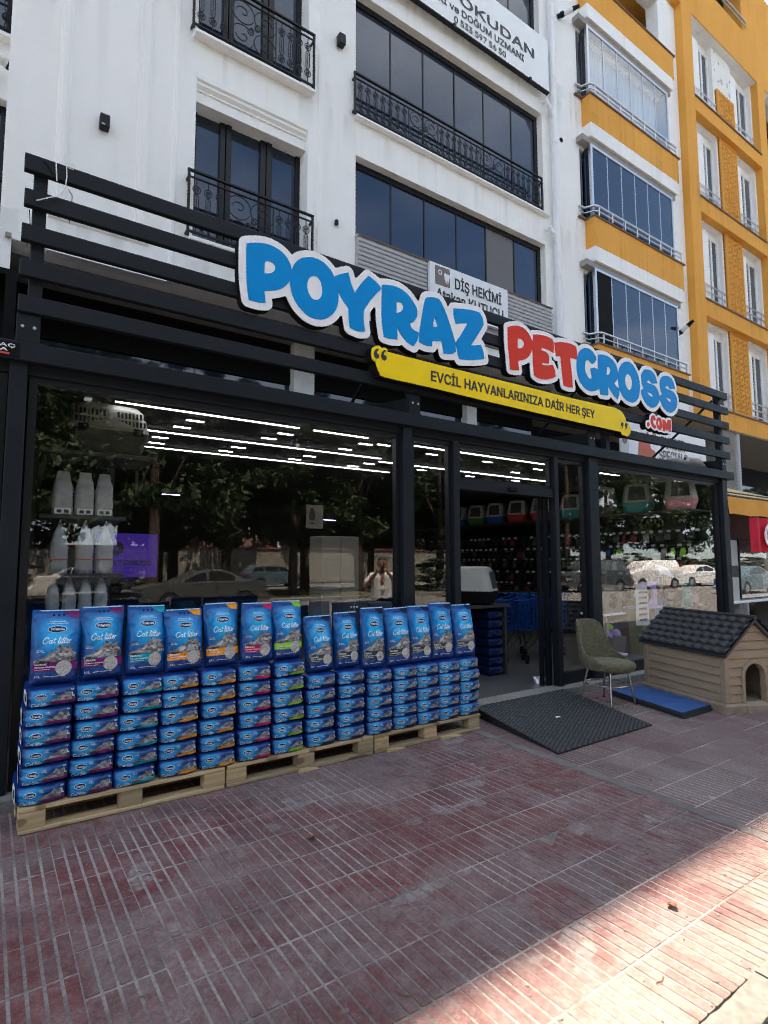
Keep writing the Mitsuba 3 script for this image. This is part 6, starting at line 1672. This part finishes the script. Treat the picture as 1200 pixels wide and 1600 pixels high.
for a in ((4.2, -24.0, 180, 'sedan', 'car_white', 'white sedan mirrored at the left of the shop window'), (6.6, -12.2, 0, 'sedan', 'car_silver', 'old silver grey sedan mirrored in the middle of the left shop window'),
          (16.5, -28.0, 180, 'wagon', 'car_blue', 'dark blue green estate car mirrored right of the silver sedan'), (20.6, -11.5, 20, 'wagon', 'car_silver', 'silver estate car mirrored in the narrow pane beside the door'),
          (28.6, -11.2, 12, 'van', 'car_dark', 'dark van mirrored at the left of the right shop window'), (34.4, -11.2, 12, 'van', 'car_white', 'white van mirrored in the right shop window'), (40.5, -11.4, 10, 'sedan', 'car_white', 'white sedan mirrored at the far right of the right shop window'),
          (33.5, -4.8, 2, 'sedan', 'car_blue', 'blue grey sedan mirrored in the glass of the snack counter')):
    car(*a)

mat('far_wall', (0.30, 0.285, 0.25), 0.9)
mat('far_pink', (0.38, 0.27, 0.24), 0.9)
mat('far_roof', (0.30, 0.10, 0.06), 0.9)
gwl = thing('garden_wall', 'pale wall across the street mirrored behind the cars', 'wall')
put('wall', MB().box(2, 40, -33.4, -33.1, -0.1, 2.6), 'far_wall', gwl)
put('coping', MB().box(1.9, 40.1, -33.5, -33.0, 2.6, 2.72), 'far_roof', gwl)
for x0, x1, y0, h, m, lab in ((-20, 1, -40, 14, 'far_wall', 'pale apartment block mirrored at the left of the shop window'), (14, 23, -42, 15, 'far_pink', 'pink apartment block mirrored in the middle windows'), (26, 38, -40, 12, 'far_wall', 'pale apartment block with a red roof mirrored near the door'), (42, 60, -38, 16, 'far_wall', 'tall pale block mirrored at the right')):
    k = thing('far_building', lab, 'building')
    put('wall', MB().box(x0, x1, y0 - 8, y0, 0, h), m, k)
    put('roof', MB().add([[x0 - .4, y0 + .4, h], [x1 + .4, y0 + .4, h], [x1 + .4, y0 - 8.4, h], [x0 - .4, y0 - 8.4, h], [x0 + 2, y0 - 4, h + 2], [x1 - 2, y0 - 4, h + 2]], [[0, 1, 5, 4], [2, 3, 4, 5]]).add([[x1 + .4, y0 + .4, h], [x1 + .4, y0 - 8.4, h], [x1 - 2, y0 - 4, h + 2], [x0 - .4, y0 - 8.4, h], [x0 - .4, y0 + .4, h], [x0 + 2, y0 - 4, h + 2]], [[0, 1, 2], [3, 4, 5]]), 'far_roof', k)
    z = 1.2
    while z < h - 1.5:
        x = x0 + 1.0
        while x < x1 - 1.5:
            w = put('window', MB().box(x, x + 1.2, y0 - 0.02, y0 + 0.04, z, z + 1.5), 'pvc_white', k)
            scene[fresh(w + '__pane')] = ply(MB().box(x + 0.08, x + 1.12, y0 + 0.03, y0 + 0.06, z + 0.08, z + 1.42).mesh(), 'tinted_glass')
            x += 2.6
        z += 3.0

# person taking a picture, seen only in the glass
mat('skin', (0.34, 0.19, 0.13), 0.55)
mat('shirt_white', (0.74, 0.75, 0.77), 0.9)
mat('trouser_dark', (0.03, 0.032, 0.04), 0.9)
mat('hair_dark', (0.02, 0.015, 0.012), 0.6)


def limbs(chains, refine=0.03, passes=6):
    import manifold3d as m3
    parts = []
    for ch_ in chains:
        for (p, r), (q, s) in zip(ch_[:-1], ch_[1:]):
            pts = []
            for c, rad in ((p, r), (q, s)):
                pts += list(trimesh.creation.icosphere(1, rad).vertices + np.array(c))
            parts.append(m3.Manifold.hull_points(np.array(pts)))
    m = m3.Manifold.batch_boolean(parts, m3.OpType.Add).refine_to_length(refine)
    t = m.to_mesh()
    tm = trimesh.Trimesh(t.vert_properties[:, :3], t.tri_verts)
    return trimesh.smoothing.filter_taubin(tm, iterations=passes)


PM = np.asarray(move(6.55, -0.35, -0.13, 35).matrix)
pe = thing('person', 'person in a white T-shirt holding up a phone, mirrored in the shop window', 'person')
Z = 0.0
arm = lambda s: [((s * 0.20, 0, 1.42), 0.062), ((s * 0.34, 0.14, 1.22), 0.046), ((s * 0.33, 0.16, 1.20), 0.045), ((s * 0.10, 0.36, 1.50), 0.030)]
head = [[((0, 0.02, 1.46), 0.058), ((0, 0.03, 1.57), 0.062)], [((0, 0.03, 1.60), 0.085), ((0, 0.02, 1.68), 0.098)], [((0, 0.06, 1.57), 0.05), ((0, 0.03, 1.65), 0.09)], [((0, 0.135, 1.635), 0.012), ((0, 0.115, 1.66), 0.014)], [((0.098, 0.01, 1.64), 0.016), ((0.098, 0.0, 1.67), 0.018)], [((-0.098, 0.01, 1.64), 0.016), ((-0.098, 0.0, 1.67), 0.018)], [((-0.03, 0.118, 1.595), 0.01), ((0.03, 0.118, 1.595), 0.01)]]
fing = []
for s in (-1, 1):
    for j in range(4):
        a = (s * (0.085 - 0.012 * j), 0.385, 1.50 + 0.021 * j)
        b = (s * (0.06 - 0.01 * j), 0.42, 1.515 + 0.022 * j)
        c = (s * (0.03 + 0.004 * j), 0.415, 1.525 + 0.022 * j)
        fing.append([(a, 0.010), (b, 0.009), (c, 0.008)])
    fing.append([((s * 0.095, 0.375, 1.50), 0.012), ((s * 0.07, 0.375, 1.545), 0.010), ((s * 0.045, 0.385, 1.565), 0.009)])
    fing.append([((s * 0.10, 0.36, 1.50), 0.028), ((s * 0.085, 0.385, 1.53), 0.026)])
put('body', MB().tm(limbs([arm(-1), arm(1)] + head + fing + [[((0, 0, 1.30), 0.12), ((0, 0.02, 1.46), 0.07)]], 0.02, 3)).xf(PM), 'skin', pe, smooth=True)
put('shirt', MB().tm(limbs([[((-0.15, 0, 1.40), 0.085), ((0.15, 0, 1.40), 0.085)], [((-0.10, 0, 1.38), 0.12), ((-0.10, 0, 0.95), 0.125)], [((0.10, 0, 1.38), 0.12), ((0.10, 0, 0.95), 0.125)], [((-0.10, 0, 1.15), 0.12), ((0.10, 0, 1.15), 0.12)], [((-0.1, 0, 0.92), 0.125), ((0.1, 0, 0.92), 0.125)], [((-0.19, 0, 1.41), 0.08), ((-0.29, 0.09, 1.29), 0.075)], [((0.19, 0, 1.41), 0.08), ((0.29, 0.09, 1.29), 0.075)]])).xf(PM), 'shirt_white', pe, smooth=True)
put('trousers', MB().tm(limbs([[((-0.10, 0, 0.92), 0.115), ((-0.11, 0.0, 0.50), 0.075), ((-0.115, -0.02, 0.09), 0.06)], [((0.10, 0, 0.92), 0.115), ((0.11, 0.0, 0.50), 0.075), ((0.115, -0.02, 0.09), 0.06)], [((-0.1, 0, 0.92), 0.115), ((0.1, 0, 0.92), 0.115)]])).xf(PM), 'trouser_dark', pe, smooth=True)
put('shoes', MB().tm(limbs([[((-0.115, -0.04, 0.045), 0.045), ((-0.125, 0.14, 0.035), 0.036)], [((0.115, -0.04, 0.045), 0.045), ((0.125, 0.14, 0.035), 0.036)]])).xf(PM), 'print_white', pe, smooth=True)
put('hair', MB().tm(limbs([[((0, -0.02, 1.68), 0.102), ((0, 0.01, 1.71), 0.098)], [((-0.05, -0.03, 1.66), 0.07), ((0.05, -0.03, 1.66), 0.07)]])).xf(PM), 'hair_dark', pe, smooth=True)
put('eye', MB().tm(trimesh.creation.icosphere(1, 0.012).apply_translation([-0.035, 0.117, 1.665])).xf(PM), 'hair_dark', pe)
put('eye', MB().tm(trimesh.creation.icosphere(1, 0.012).apply_translation([0.035, 0.117, 1.665])).xf(PM), 'hair_dark', pe)
ph = thing('phone', 'dark phone held up in both hands by the mirrored person', 'phone')
put('body', MB().cbox(-0.037, 0.037, 0.392, 0.401, 1.47, 1.62, 0.003).xf(PM), 'ink_black', ph)
put('lens', MB().tube([[-0.02, 0.40, 1.60], [-0.02, 0.405, 1.60]], 0.009, 10).xf(PM), 'car_glass', ph)
